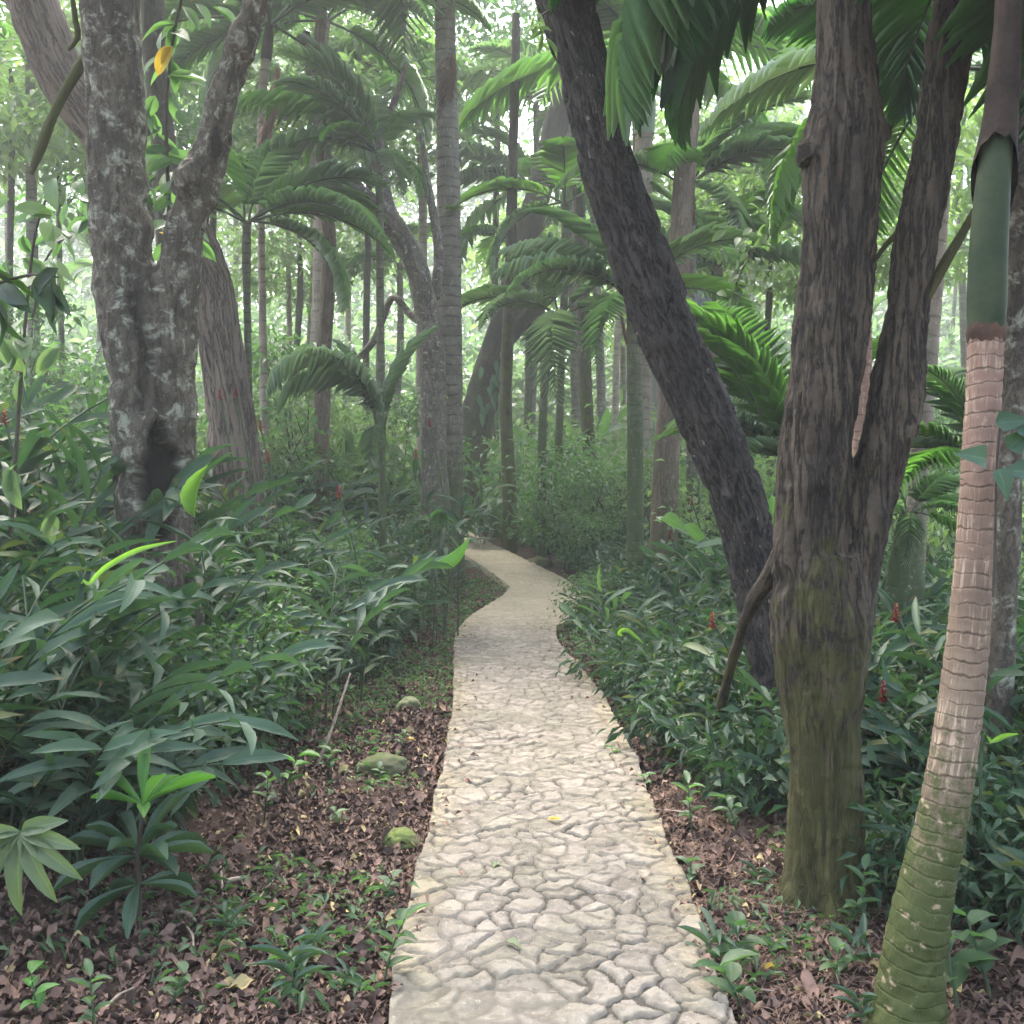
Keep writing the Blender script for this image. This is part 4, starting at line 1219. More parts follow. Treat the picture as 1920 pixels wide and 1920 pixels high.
# slender stems far in the grove
FARP = []
for i in range(25):
    d = 17 + 17 * RND.random()
    px = [575, 580, 735, 700, 790, 655, 540, 1000, 1025, 1135, 1165, 1215, 1340, 1385, 1440, 1670, 1780, 60, 120, 180, 395, 430, 20][i] + RND.uniform(-6, 6) if i < 23 else RND.uniform(0, 1900)
    x = (px - 960) * d / FOC
    zb = g1(x, d)
    hgt = RND.uniform(5.5, 11)
    r = RND.uniform(.055, .11)
    ln = RND.uniform(-.03, .03)
    pts = np.array([[x, d, zb - .1], [x + ln * 2, d, zb + hgt * .35], [x + ln * 5 + RND.uniform(-.1, .1), d, zb + hgt * .7], [x + ln * 8, d, zb + hgt]])
    c = catmull(pts, 0.25)
    lab = "slender ringed palm far back in the grove" if d > 22 else "thin mossy palm stem at the back of the undergrowth"
    root = thing("palm_tree", lab, "palm", (x, d, zb), "slender palms far back in the grove" if d > 22 else "thin palm stems behind the undergrowth")
    V, F, UV, rs = tube(c, np.linspace(r * 1.1, r * .8, len(c)), 10)
    MB().add(V, F, UV, .5, rs).build("trunk", M[RND.choice(["p_grey", "p_grey", "p_pale", "p_green"])], root, (x, d, zb))
    nf = 5
    for k in range(nf):
        az = k * 360 / nf + RND.uniform(-18, 18)
        add_frond(root, pts[-1] - np.array([x, d, zb]), az, RND.choice(["up", "arch", "out", "out", "hang"]), RND.uniform(1.6, 2.4), RND.choice(["", "curtain", "fine"]), RND.choice(["palm", "palm_b", "palm_b"]), k % 3, RND.uniform(-8, 8), RND.uniform(-12, 12))
# ================================================================== gingers
gl = [strip(7, lance, droop=d, fold=0.10, wave=w, wfreq=15, cols=3) for d, w in ((0.35, .02), (0.8, .03), (1.3, .03))]


def cane(leaves, stem, base, h, az, lean, nleaf, g, L=0.42, W=0.046, plane=None, lo=0.2, young=None):
    k = np.linspace(0, 1, 12)
    out = np.array([math.cos(az), math.sin(az), 0])
    pts = base + np.array([0, 0, 1.0]) * (h * (k - 0.22 * lean * k ** 3))[:, None] + out * (h * lean * 0.75 * k ** 2.1)[:, None]
    V, F, UV, rs = tube(pts, 0.009 - 0.005 * k, 6)
    stem.add(V, F, UV, 0.5, rs)
    T_ = np.gradient(pts, axis=0)
    T_ /= np.linalg.norm(T_, axis=1)[:, None]
    pa = az + math.pi / 2 + g.normal() * 0.5 if plane is None else plane
    t = np.linspace(lo, 0.99, nleaf)
    p = np.stack([np.interp(t, k, pts[:, j]) for j in range(3)], -1)
    tg = np.stack([np.interp(t, k, T_[:, j]) for j in range(3)], -1)
    s = np.where(np.arange(nleaf) % 2 == 0, 1.0, -1.0)
    sv = np.array([math.cos(pa), math.sin(pa), 0])
    sv = sv - tg * (tg @ sv)[:, None]
    sv /= np.linalg.norm(sv, axis=1)[:, None]
    el = np.radians(38 + 18 * t ** 2 + g.normal(size=nleaf) * 8)
    d = sv * (s * np.cos(el))[:, None] + tg * np.sin(el)[:, None] + g.normal(size=(nleaf, 3)) * 0.07
    up = tg * 0.8 + np.array([0, 0, 0.35]) + g.normal(size=(nleaf, 3)) * 0.1
    Ls = L * np.interp(t, [0, .35, .8, 1], [.55, .95, 1, .75]) * (0.85 + 0.3 * g.random(nleaf))
    kk = g.integers(0, 3, nleaf)
    for j in range(3):
        q = kk == j
        stamp(leaves, gl[j], p[q], d[q], up[q], Ls[q], W * (0.85 + 0.3 * g.random(q.sum())), 0.15 + 0.7 * g.random(q.sum()))
    if young is not None:
        stamp(young, strip(7, lance, 0.5, 0.5, 0.05, cols=3), pts[-1][None], (T_[-1] + g.normal(size=3) * .15)[None], (out + .01)[None], L * .8, W * .7, 0.8)
    return pts[-1], T_[-1]


def ginger_proto(seed, ncane, h, L):
    g = np.random.default_rng(seed)
    lv, st = MB(), MB()
    for i in range(ncane):
        a = g.random() * 6.283
        r = 0.22 * g.random() ** .5
        cane(lv, st, np.array([r * math.cos(a), r * math.sin(a), -0.06]), h * (0.55 + 0.5 * g.random()), a + g.normal() * .5, 0.25 + 0.75 * g.random(), int(9 + 5 * g.random()), g, L * (0.85 + .3 * g.random()), 0.112 * L, lo=.16)
    return lv.mesh("foliage", M["ginger"]), st.mesh("stems", M["stem"])


GING = [ginger_proto(200 + k, n, h, L) for k, (n, h, L) in enumerate([(8, 1.15, .38), (9, 1.3, .42), (7, 1.0, .36), (10, 1.25, .36), (8, 1.4, .44), (6, .85, .34)])]


def place_ginger(x, y, k, s, label, group, rz=None):
    z = g1(x, y)
    r = thing("ginger_plant", label, "ginger", (x, y, z - .02), group, RND.uniform(0, 6.28) if rz is None else rz, s)
    r.rotation_euler[0] = RND.uniform(-.08, .08)
    put("foliage", GING[k][0], r)
    put("stems", GING[k][1], r)
    return r


def scatter_region(n, fl, x_of, ylo, yhi, dmin, ok):
    pts = []
    for _ in range(12):
        yy = [ylo + (yhi - ylo) * RND.random() ** 1.1 for _ in range(1200)]
        xx = [x_of(v) for v in yy]
        zz = gz(np.array(xx), np.array(yy))
        for x, y, z in zip(xx, yy, zz):
            if len(pts) >= n:
                return pts
            r2 = (dmin * (0.7 + 0.05 * y)) ** 2
            if any((x - a) ** 2 + (y - b) ** 2 < r2 for a, b in pts):
                continue
            if ok(x, y, 960 + x * FOC / y, HZ + (CH - z) * FOC / y):
                pts.append((x, y))
    return pts


def left_ok(x, y, px, py):
    lim = np.interp(px, [-500, 0, 250, 420, 560, 700, 800, 860], [1800, 1640, 1545, 1445, 1350, 1255, 1175, 1110])
    return px > -330 and not (y > 10.3 and 770 < px < 1000) and py < lim and x < xl(y) - (0.42 if y < 11 else 0.3) and math.hypot(x - b1_[0], y - b1_[1]) > .5


def right_ok(x, y, px, py):
    lim = np.interp(px, [1000, 1080, 1200, 1300, 1450, 1560, 1640, 1700, 1800, 1920, 2300], [1075, 1195, 1410, 1500, 1555, 1540, 1580, 1670, 1770, 1860, 2000])
    near_trunk = any(math.hypot(x - q[0], y - q[1]) < .45 for q in (b9, b8))
    return px < 2250 and py < lim and x > xr(y) + 0.24 and not near_trunk


GL = scatter_region(150, None, lambda y: RND.uniform(-0.66 * y - .3, float(xl(y)) - .4), 3.6, 14.5, 0.34, left_ok)
GR = scatter_region(140, None, lambda y: RND.uniform(float(xr(y)) + .22, 0.62 * y + .6), 3.0, 14.5, 0.34, right_ok)
for x, y in GL:
    edge_ = float(xl(y)) - x
    s = RND.uniform(.8, 1.08) * (0.66 if edge_ < .8 else (0.86 if edge_ < 1.4 else 1.05))
    if y > 6.3 and 960 + x * FOC / y < 230:
        s *= 1.4
    if 205 < 960 + x * FOC / y < 395 and y < 7.3:
        s *= .62
    place_ginger(x, y, RND.randrange(6), s, "dark green ginger clump with long pointed leaves, crowded on the bank below the forked tree", "gingers crowding the bank below the forked tree")
for x, y in GR:
    px = 960 + x * FOC / y
    edge_ = x - float(xr(y))
    s = RND.uniform(.75, 1.0) * (0.55 if edge_ < .45 else 0.7 if edge_ < .8 else (0.8 if edge_ < 1.3 else 0.98))
    if px > 1540 and y < 4.7:
        s *= .62
    if px > 1620:
        place_ginger(x, y, RND.randrange(6), s, "dark leafy ginger clump filling the shade behind the mossy palm", "gingers behind the mossy palm and twin tree")
    else:
        place_ginger(x, y, RND.randrange(6), s, "dark leafy ginger clump massed between the stone path and the leaning dark trunk", "gingers between the path and the leaning trunk")

# canes that carry a red flower
red_tpl = strip(3, ovate, 0.4, 0.35, cols=3)
for i, (px, py, d, lab) in enumerate([
    (36, 690, 7.6, "ginger with a drooping red flower spike in front of the far left foliage"), (636, 925, 8.2, "ginger cane with a small red flower tuft beside a bright upright leaf"),
    (502, 858, 9.0, "ginger with a dark red upright flower right of the hollow trunk"), (488, 800, 9.6, "ginger with a red flower standing highest right of the hollow trunk"),
    (412, 742, 9.4, "ginger with a red bud touching the edge of the forked tree"), (442, 738, 9.8, "ginger with a small red bud just right of the forked tree"),
    (780, 853, 10.2, "ginger with red flower under a broad arching leaf by the central palm"), (806, 795, 10.6, "ginger with a thin red bud against the central palm trunk"),
    (1336, 1166, 6.3, "ginger with a bright red flower low before the leaning dark trunk"), (1680, 1152, 5.6, "ginger with an orange red bud right of the twin trunk"),
    (1656, 1300, 4.9, "ginger with two small red bracts close against the twin trunk"), (1297, 941, 11.5, "ginger with a tiny orange red flower behind the leaning dark trunk"), (1256, 1004, 11.0, "ginger with a tiny red bud at the foot of the stout brown trunk"), (8, 785, 6.8, "ginger with a red flower cut by the picture's left edge")]):
    tip = P(px, py, d)
    zb = g1(tip[0] + .15, d)
    g = np.random.default_rng(300 + i)
    root = thing("ginger_plant", lab, "ginger", (tip[0] + .15, d, zb))
    b = np.array([tip[0] + .15, d, zb])
    lv, stm = MB(), MB()
    rel = tip - b
    kk = np.linspace(0, 1, 10)[:, None]
    V, F, UV, rs = tube(rel * kk + np.array([0.1, 0, 0]) * np.sin(kk * 3.14), 0.008, 6)
    stm.add(V, F, UV, .5, rs)
    for j in range(3):
        cane(lv, stm, np.array([g.normal() * .1, g.normal() * .1, -.05]), max(.5, rel[2]) * g.uniform(.7, .95), g.random() * 6.28, .5, 10, g, .38, .042)
    lv.build("foliage", M["ginger"], root)
    stm.build("stems", M["stem"], root)
    fb = MB()
    nb = 26
    tt = np.linspace(0, 1, nb)
    a = np.arange(nb) * 2.4
    ln = 0.10
    pos = rel + np.stack([0 * tt, 0 * tt, (tt - .5) * ln], -1)
    dr = np.stack([np.cos(a), np.sin(a), 0.9 + 0 * a], -1)
    stamp(fb, red_tpl, pos, dr, np.stack([-np.cos(a), -np.sin(a), 1 + 0 * a], -1), 0.036 * (1.1 - .6 * tt), 0.010, g.random(nb))
    fb.build("flower_spike", M["red"], root)


def custom_ginger(px, py_base, d, canes, lab, mat="ginger", L=.4, W=.046, seed=0, young=(), cat="ginger"):
    """canes: (height, azimuth deg, lean, leaves, plane deg)"""
    g = np.random.default_rng(seed)
    x = (px - 960) * d / FOC
    zb = g1(x, d)
    root = thing("ginger_plant", lab, cat, (x, d, zb))
    lv, stm, yg = MB(), MB(), MB()
    for i, (h, az, lean, nl, pl) in enumerate(canes):
        cane(lv, stm, np.array([g.normal() * .06, g.normal() * .06, -.05]), h, RAD(az), lean, nl, g, L, W, None if pl is None else RAD(pl), .25, yg if i in young else None)
    lv.build("foliage", M[mat], root)
    stm.build("stems", M["stem"], root)
    if young:
        yg.build("young_leaf", M["ginger_b"], root)
    return root


custom_ginger(120, 0, 4.15, [(1.05, 20, 1.0, 15, 92), (0.9, 340, 1.1, 14, 80), (1.0, 160, .9, 13, 90), (.75, 300, .9, 12, 30), (.85, 60, .8, 12, 150), (.6, 350, 1.3, 13, 85)], "large grey green ginger arching over the litter at the lower left", "fern", .42, .05, 21)
custom_ginger(-20, 0, 4.4, [(1.2, 10, .9, 15, 95), (1.3, 340, .8, 14, 70), (1.1, 60, .6, 12, 120), (1.5, 30, .8, 15, 100)], "tall grey green ginger at the left picture edge above the pale lobed leaf", "fern", .44, .05, 22)
custom_ginger(395, 0, 6.6, [(1.42, 200, .12, 12, 5), (1.2, 330, .5, 12, 60), (1.1, 160, .6, 11, 90)], "ginger with a tall pale green unfurled leaf just right of the hollow tree foot", "ginger", .42, .05, 23, young=(0,))
custom_ginger(600, 0, 7.2, [(1.3, 20, .7, 13, 100), (1.2, 330, .8, 13, 80), (1.0, 270, .8, 12, 10), (1.2, 90, .5, 11, 40)], "ginger leaning toward the path with broad bluish leaves and one lit yellow green leaf", "fern", .42, .05, 24, young=(0,))
custom_ginger(1130, 0, 9.2, [(.75, 100, .2, 10, 10), (.7, 20, .5, 10, 60), (.6, 200, .5, 9, 90)], "fresh mid green ginger sprouting at the path bend", "shrub", .3, .04, 25, young=(0,))


for px, d, hh, sd, mt, lab in [(1075, 19, 2.4, 61, "shrub", "tall broad leaved plant between the slender stems beyond the path bend"), (1150, 21, 2.8, 62, "bright", "bright broad leaved plant behind the straight mossy palm"), (1000, 20, 2.0, 63, "bright", "broad leaved plant glowing behind the row of slender stems"), (560, 13.5, 1.7, 64, "fern", "broad leaved plant behind the red flowers right of the forked tree"), (740, 15.5, 1.9, 65, "shrub", "broad leaved plant behind the low young palm"), (905, 17, 1.2, 66, "fern", "glossy broad leaved plant at the foot of the creeper hung tree"), (1390, 11, 1.5, 67, "shrub", "broad leaved plant seen between leaning trunk and twin tree")]:
    custom_ginger(px, 0, d, [(hh, 20, .5, 8, 60), (hh * .9, 160, .6, 8, 100), (hh * .8, 270, .6, 7, 10), (hh * .7, 330, .8, 7, 80)], lab, mt, .75, .13, sd, cat="broad leaved plant")


def curled_leaf(pts, W, mat, label, name="ginger_shoot"):
    """One long half-rolled young leaf on its stalk, growing out of the floor."""
    p = np.array([P(*q) for q in pts])
    b = p[0].copy()
    b[2] = g1(b[0], b[1])
    root = thing(name, label, "ginger", b)
    c = catmull(np.vstack([b, p]) - b, 0.03)
    n0 = np.argmin(np.abs(c - (p[0] - b)).sum(1))
    V, F, UV, rs = tube(c[:n0 + 2], .007, 6)
    MB().add(V, F, UV, .5, rs).build("stem", M["stem"], root)
    q = c[n0:]
    t = np.linspace(0, 1, len(q))
    w = W * np.array([lance(x) for x in t]) * .8
    tg = np.gradient(q, axis=0)
    tg /= np.linalg.norm(tg, axis=1)[:, None]
    side = np.cross(tg, [0, -1, .3])
    side /= np.linalg.norm(side, axis=1)[:, None]
    nr = np.cross(side, tg)
    us = np.linspace(-1, 1, 7)
    Vv = np.stack([q + side * (w * np.sin(u * 1.25))[:, None] + nr * (w * (1 - np.cos(u * 1.25)) * 1.1 + .12 * w * np.sin(t * 22) * abs(u))[:, None] for u in us], 1).reshape(-1, 3)
    UVv = np.stack([np.stack([np.full(len(q), u), t], -1) for u in us], 1).reshape(-1, 2)
    MB().add(Vv, grid_faces(len(q), 7), UVv, .7).build("leaf", M[mat], root)


curled_leaf([(150, 1130, 4.6), (170, 1095, 4.58), (205, 1062, 4.55), (262, 1032, 4.5), (332, 1014, 4.45)], .030, "ginger_b", "half rolled lime green young leaf standing out against dark foliage")
curled_leaf([(1840, 1400, 4.0), (1858, 1392, 3.98), (1882, 1380, 3.95), (1912, 1376, 3.9)], .022, "ginger_b", "lime green young leaf just right of the near palm trunk")
curled_leaf([(1170, 1205, 7.9), (1160, 1190, 7.9), (1175, 1182, 7.85), (1208, 1208, 7.8)], .035, "ginger_b", "single bright green arching leaf low beside the path bend")

# ------------------------------------------------------------------ small plants
obov = [strip(6, obovate, dr, .25, .02, cols=3) for dr in (.3, .6)]


def whorl(mb, c, n, L, W, el, g, tpl=obov, tint=None, a0=0.0):
    a = a0 + np.arange(n) * 6.283 / n + g.normal(size=n) * .18
    e = np.radians(el + g.normal(size=n) * 9)
    d = np.stack([np.cos(a) * np.cos(e), np.sin(a) * np.cos(e), np.sin(e)], -1)
    up = np.stack([-np.cos(a) * np.sin(e), -np.sin(a) * np.sin(e), np.cos(e)], -1)
    k = g.integers(0, len(tpl), n)
    for j in range(len(tpl)):
        q = k == j
        stamp(mb, tpl[j], np.tile(c, (q.sum(), 1)), d[q], up[q], L * (.85 + .3 * g.random(q.sum())), W * (.9 + .2 * g.random(q.sum())), g.random(q.sum()) if tint is None else tint)


def at_ground(px, py):
    """The floor point seen at (px, py)."""
    d = np.linspace(2.2, 16, 1400)
    x = (px - 960) * d / FOC
    z = gz(x, d)
    k = int(np.argmin(np.abs(HZ + (CH - z) * FOC / d - py)))
    return np.array([x[k], d[k], z[k]])


g = np.random.default_rng(77)
b = at_ground(262, 1745)
d3 = b[1]
root = thing("rosette_plant", "young plant with a bright green top rosette above dark bluish lower leaves", "plant", b)
top, low = P(268, 1510, d3) - b, P(258, 1605, d3) - b
V, F, UV, rs = tube(np.array([[0, 0, -.05], low * .5, low, top]), [.011, .01, .009, .007], 8)
MB().add(V, F, UV, .5, rs).build("stem", M["twig"], root)
mb = MB()
whorl(mb, low, 9, .30, .042, 12, g, a0=.3)
whorl(mb, low * .62, 5, .24, .04, -8, g, a0=1.0)
whorl(mb, low * .9 + top * .1, 5, .24, .036, 38, g, a0=.8)
mb.build("lower_leaves", M["fern"], root)
mb = MB()
up_l = [(8, 28, .27), (165, 35, .22), (95, 78, .24), (200, 22, .18), (290, 10, .18), (330, 55, .17), (40, 40, .16)]
for az, el, L in up_l:
    a, e = RAD(az), RAD(el)
    stamp(mb, obov[0], top[None], np.array([[math.cos(a) * math.cos(e), math.sin(a) * math.cos(e), math.sin(e)]]), np.array([[-math.cos(a) * math.sin(e), -math.sin(a) * math.sin(e), math.cos(e) + .01]]), L, .036, g.random())
mb.build("young_leaves", M["rosette"], root)

# pale lobed leaf at the left edge
b = at_ground(-20, 1860)
root = thing("lobed_plant", "pale grey green lobed leaf hanging over the litter at the lower left edge", "plant", b)
hub = P(40, 1560, b[1] - .15) - b
V, F, UV, rs = tube(catmull(np.array([[0, 0, -.05], hub * np.array([.3, .3, .75]), hub]), .05), .008, 6)
MB().add(V, F, UV, .5, rs).build("stem", M["stem"], root)
mb = MB()
for a, L in ((-8, .19), (-35, .24), (-62, .24), (-88, .25), (-115, .26), (-150, .24), (28, .15), (175, .2)):
    d = np.array([[math.cos(RAD(a)), -.35, math.sin(RAD(a)) * .8]])
    stamp(mb, strip(8, lance, .7, .25, .05, wfreq=16), hub[None], d, np.array([[0, -1, .5]]), L, .045, g.random())
mb.build("leaf", M["pale"], root)


def seedling_mesh(seed, n, L, W, h, tpl=None, mat="shrub"):
    g = np.random.default_rng(seed)
    lv, st = MB(), MB()
    k = np.linspace(0, 1, 6)
    pts = np.stack([.05 * k ** 2, .03 * k, h * k], -1)
    V, F, UV, rs = tube(pts, .004 - .002 * k, 5)
    st.add(V, F, UV, .5, rs)
    tps = tpl or [strip(5, ovate, dr, .2, .03, cols=3) for dr in (.4, .9)]
    for i in range(n):
        t = .35 + .65 * i / max(1, n - 1)
        c = np.array([np.interp(t, k, pts[:, j]) for j in range(3)])
        a = i * 2.4 + g.normal() * .3
        e = RAD(20 + 25 * g.random())
        stamp(lv, tps[i % len(tps)], c[None], np.array([[math.cos(a) * math.cos(e), math.sin(a) * math.cos(e), math.sin(e)]]), np.array([[0, 0, 1.0]]), L * g.uniform(.75, 1.15), W * g.uniform(.85, 1.15), g.random())
    return lv.mesh("leaves", M[mat]), st.mesh("stem", M["stem"])


SEED = [seedling_mesh(1, 7, .085, .028, .14), seedling_mesh(2, 5, .10, .036, .12), seedling_mesh(3, 9, .075, .02, .2), seedling_mesh(4, 8, .12, .016, .12, mat="fern"), seedling_mesh(5, 6, .09, .03, .16, mat="rosette")]


def seedling(p, k, s, label, group=None, rz=None):
    r = thing("seedling", label, "seedling", p, group, RND.uniform(0, 6.28) if rz is None else rz, s)
    put("leaves", SEED[k][0], r)
    put("stem", SEED[k][1], r)


for px, py, k, s, lab in [
    (1378, 1838, 1, 1.25, "seedling with rounded green leaves leaning over the near path edge"), (1318, 1835, 3, 1.1, "narrow leaved pale seedling lying over the path's right edge"),
    (1392, 1905, 1, 1.2, "dull green seedling cut by the bottom edge beside the path"), (1385, 1575, 0, 1.25, "seedling with upright leaf before the dark ginger clump at the path edge"), (1300, 1575, 2, 1.2, "leafy seedling at the path edge left of the twin tree foot"),
    (1305, 1668, 1, .8, "small four leaved seedling on the litter beside the path"), (1540, 1715, 1, .95, "seedling with two broad leaves at the foot of the twin tree"), (1620, 1760, 2, 1.1, "spindly seedling between twin tree and mossy palm foot"),
    (1640, 1690, 2, 1.3, "taller seedling growing against the right side of the twin tree foot"), (1590, 1830, 3, 1.0, "drab narrow leaved seedling left of the mossy palm foot"), (1205, 1490, 0, .8, "little seedling leaning onto the path below the gingers"),
    (495, 1540, 2, 1.15, "yellow green sapling with narrow drooping leaves on the litter"), (535, 1500, 4, 1.3, "sapling with one bright upright leaf beside the fallen stick"), (640, 1560, 0, .8, "low seedling in the litter left of the bright mossy rock"),
    (718, 1870, 2, 1.2, "dark seedling against the left path edge at the bottom"), (715, 1700, 0, .8, "small creeping seedling at the left path edge"), (320, 1905, 0, .8, "bright seedling at the bottom left in shade"), (75, 1925, 4, .9, "lime green leaf tuft cut by the bottom edge at left"),
    (560, 1890, 3, 1.1, "thin leaved sprig in the litter near the bottom"), (620, 1460, 0, 1.0, "seedling between the stick and the round mossy rock"), (1800, 1905, 1, 1.6, "bright green leafy plant at the bottom right behind the palm foot"), (1860, 1880, 0, 1.7, "light green shoots at the bottom right corner"),
    (1420, 1680, 3, .7, "wispy seedling halfway from path to twin tree"), (1160, 1440, 0, .8, "seedling tucked against the right path edge")]:
    seedling(at_ground(px, py), k, s, lab)
for i in range(44):
    sd = i % 2
    y = 3 + 9 * RND.random() ** 1.2
    w = abs(RND.gauss(0, .45)) + .06
    x = float(xl(y)) - w * 1.6 if sd == 0 else float(xr(y)) + w
    seedling((x, y, g1(x, y)), RND.choice([0, 0, 1, 2, 3]), RND.uniform(.45, .95), "tiny green seedling in the leaf litter beside the stone path", "tiny seedlings along the path edges")

# low creeping cover along the path and under the gingers
gc = MB()
gct = [strip(2, ovate, .4, .25, cols=3), strip(2, lance, .6, .3, cols=3)]
n = 15000
y = 3.2 + 11 * rng.random(n)
sd = rng.random(n) < .58
x = np.where(sd, xl(y) - .02 - np.abs(rng.normal(size=n)) * 1.1, xr(y) + .04 + np.abs(rng.normal(size=n)) * .8)
dens = fbm(np.stack([x * 1.3, y * .8, 0 * x], -1), 3, 111) + .045 * (y - 6.5)
keep = dens > .47 + .12 * rng.random(n)
x, y = x[keep], y[keep]
n = len(x)
a = rng.random(n) * 6.283
pos = np.stack([x, y, gz(x, y) + .01 + .09 * rng.random(n) ** 1.5], -1)
for j in range(2):
    q = rng.random(n) < .5
    stamp(gc, gct[j], pos[q], np.stack([np.cos(a), np.sin(a), rng.normal(size=n) * .4], -1)[q], (np.array([0, 0, 1.0]) + rng.normal(size=(n, 3)) * .4)[q], (.035 + .05 * rng.random(n))[q], (.009 + .010 * rng.random(n))[q], rng.random(n)[q])
tag(gc.build("ground_cover", M["shrub"]), kind="stuff")

# rocks and sticks


def rock(px, py, size, mat, label, seed, flat=.6):
    b = at_ground(px, py)
    import bmesh
    bm = bmesh.new()
    bmesh.ops.create_icosphere(bm, subdivisions=5, radius=1)
    v = np.array([q.co[:] for q in bm.verts])
    f = [[q.index for q in p.verts] for p in bm.faces]
    bm.free()
    s = 0.72 + .55 * fbm(v * 1.4 + seed, 3, seed) + .10 * fbm(v * 6, 3, seed + 2)
    v = v * s[:, None] * np.array([1, .8, flat]) * size
    v[:, 2] = np.maximum(v[:, 2], -.3 * size)
    me = bpy.data.meshes.new("rock")
    me.from_pydata(v.tolist(), [], f)
    me.polygons.foreach_set("use_smooth", [True] * len(f))
    at_ = me.attributes.new("rest", "FLOAT_VECTOR", "POINT")
    at_.data.foreach_set("vector", v.astype(np.float32).ravel())
    me.materials.append(M[mat])
    o = bpy.data.objects.new("rock", me)
    COL.objects.link(o)
    o.location = b + np.array([0, 0, size * .15])
    tag(o, label, "rock")


rock(768, 1330, .085, "rock", "pale lichen spotted rock at the edge of the undergrowth left of the path", 3, .9)
rock(715, 1450, .15, "rock_m", "rounded dark mossy rock half sunk in the litter", 5, .55)
rock(752, 1585, .085, "rock_y", "bright mossy rock against the left path edge", 8, .7)
rock(1010, 1062, .2, "rock_m", "dark stone beside the far bend of the path", 11, .5)


def stick(pts, r, label, mat="stick"):
    p = np.array(pts)
    b = p[0].copy()
    c = catmull(p - b, .03)
    V, F, UV, rs = tube(c, np.linspace(r, r * .55, len(c)) * (1 + .25 * np.sin(np.arange(len(c)) * 1.9)), 7)
    tag(MB().add(V, F, UV, .5, rs).build("stick", M[mat], origin=(0, 0, 0)), label, "stick").location = b


gq = at_ground(590, 1440)
stick([gq + np.array([0, 0, -.02]), gq * .6 + P(655, 1262, gq[1] + .1) * .4 + np.array([.02, 0, .01]), P(657, 1262, gq[1] + .15)], .011, "pale dry stick standing slanted in the undergrowth")
for (a, b_, r, lab) in [((408, 1615), (418, 1690), .008, "short pale twig lying in the brown litter"), ((425, 1665), (480, 1662), .012, "broken splinter of pale wood on the litter"), ((1450, 1620), (1418, 1665), .007, "thin tan twig on the litter left of the twin tree"), ((1455, 1640), (1480, 1690), .004, "thin straight straw at the foot of the twin tree"), ((860, 1190), (900, 1194), .012, "dark twig lying across the far path"), ((185, 1915), (250, 1868), .006, "thin grey twig in the dark litter at the bottom left"), ((330, 1720), (368, 1742), .010, "grey chip of wood under the rosette plant")]:
    A, B = at_ground(*a), at_ground(*b_)
    if xl(A[1]) < A[0] < xr(A[1]):
        A[2], B[2] = float(z0(A[1])) + .01, float(z0(B[1])) + .01
    stick([A + [0, 0, .02], (A + B) / 2 + [0, .01, .035], B + [0, 0, .025]], r, lab, "stick" if r != .012 or a[0] < 800 else "twig")

for i in range(18):
    y = 2.7 + 4.5 * RND.random()
    x = float(xl(y)) - .1 - abs(RND.gauss(0, .7)) if i % 3 else float(xr(y)) + .1 + abs(RND.gauss(0, .4))
    a = RND.uniform(0, 3.14)
    L = RND.uniform(.1, .28)
    A = np.array([x, y, g1(x, y) + .02])
    B = A + np.array([math.cos(a), math.sin(a), 0]) * L
    B[2] = g1(B[0], B[1]) + .025
    stick([A, (A + B) / 2 + [.01, 0, .015], B], RND.uniform(.003, .006), "thin brown twig lying in the leaf litter beside the path", RND.choice(["stick", "twig", "twig"]))
    COL.objects[-1]["group"] = "twigs in the leaf litter"
# fan seedling and bromeliad
b = at_ground(838, 1080)
b = np.array([b[0], 11.0, g1(b[0], 11.0)])
root = thing("fan_palm_seedling", "light green fan shaped palm seedling at the foot of the central palm", "palm", b)
hub = P(828, 962, 11) - b
V, F, UV, rs = tube(np.array([[0, 0, -.05], hub * .5, hub]), .006, 6)
MB().add(V, F, UV, .5, rs).build("stem", M["stem"], root)
mb = MB()
for a in np.linspace(-160, -20, 11):
    stamp(mb, strip(4, ribbon, .4, .4, cols=3), hub[None], np.array([[math.cos(RAD(a)), -.5, math.sin(RAD(a))]]), np.array([[0, -1, .4]]), .24 + .03 * g.normal(), .018, .6)
mb.build("fan", M["rosette"], root)
cp = P(851, 396, 13.93)
mb = MB()
whorl(mb, np.zeros(3), 14, .17, .012, 35, g, [strip(4, ribbon, .8, .3)], .8)
tag(mb.build("bromeliad", M["bright"]), "small yellow green tufted air plant on the central palm trunk", "bromeliad").location = cp
b = P(822, 731, 13.9)
mb = MB()
stamp(mb, strip(5, ovate, .6, .3), np.zeros((3, 3)), np.array([[.2, -.2, -1], [-.35, -.2, -.6], [.6, -.2, -.5]]), np.array([[0, -1, .2]] * 3), .17, .04, .8)
tag(mb.build("yellow_leaves", M["yellow"]), "yellow withered leaves caught against the central palm trunk", "leaf").location = b

# climbing vines
heart = strip(7, lambda x: max(.03, 1.25 * (min(1, 6 * x + .25)) * (1 - x) ** .8), .5, .15, .03, cols=5)


def vine(path, leaves, label, mat="fern", r=.004, L=.1, W=.04, tpl=None):
    p = np.array([P(*q) for q in path])
    b = p[0].copy()
    root = thing("climbing_vine", label, "vine", b)
    c = catmull(p - b, .04)
    V, F, UV, rs = tube(c, r, 6)
    MB().add(V, F, UV, .5, rs).build("stem", M["twig"], root)
    mb = MB()
    g = np.random.default_rng(len(path) + len(leaves))
    for (px, py, d, a) in leaves:
        q = P(px, py, d) - b
        stamp(mb, tpl or heart, q[None], np.array([[math.cos(RAD(a)), -.3, math.sin(RAD(a))]]), np.array([[g.normal() * .3, -1, .35]]), L * g.uniform(.85, 1.15), W * g.uniform(.9, 1.1), g.random())
    mb.build("leaves", M[mat], root)


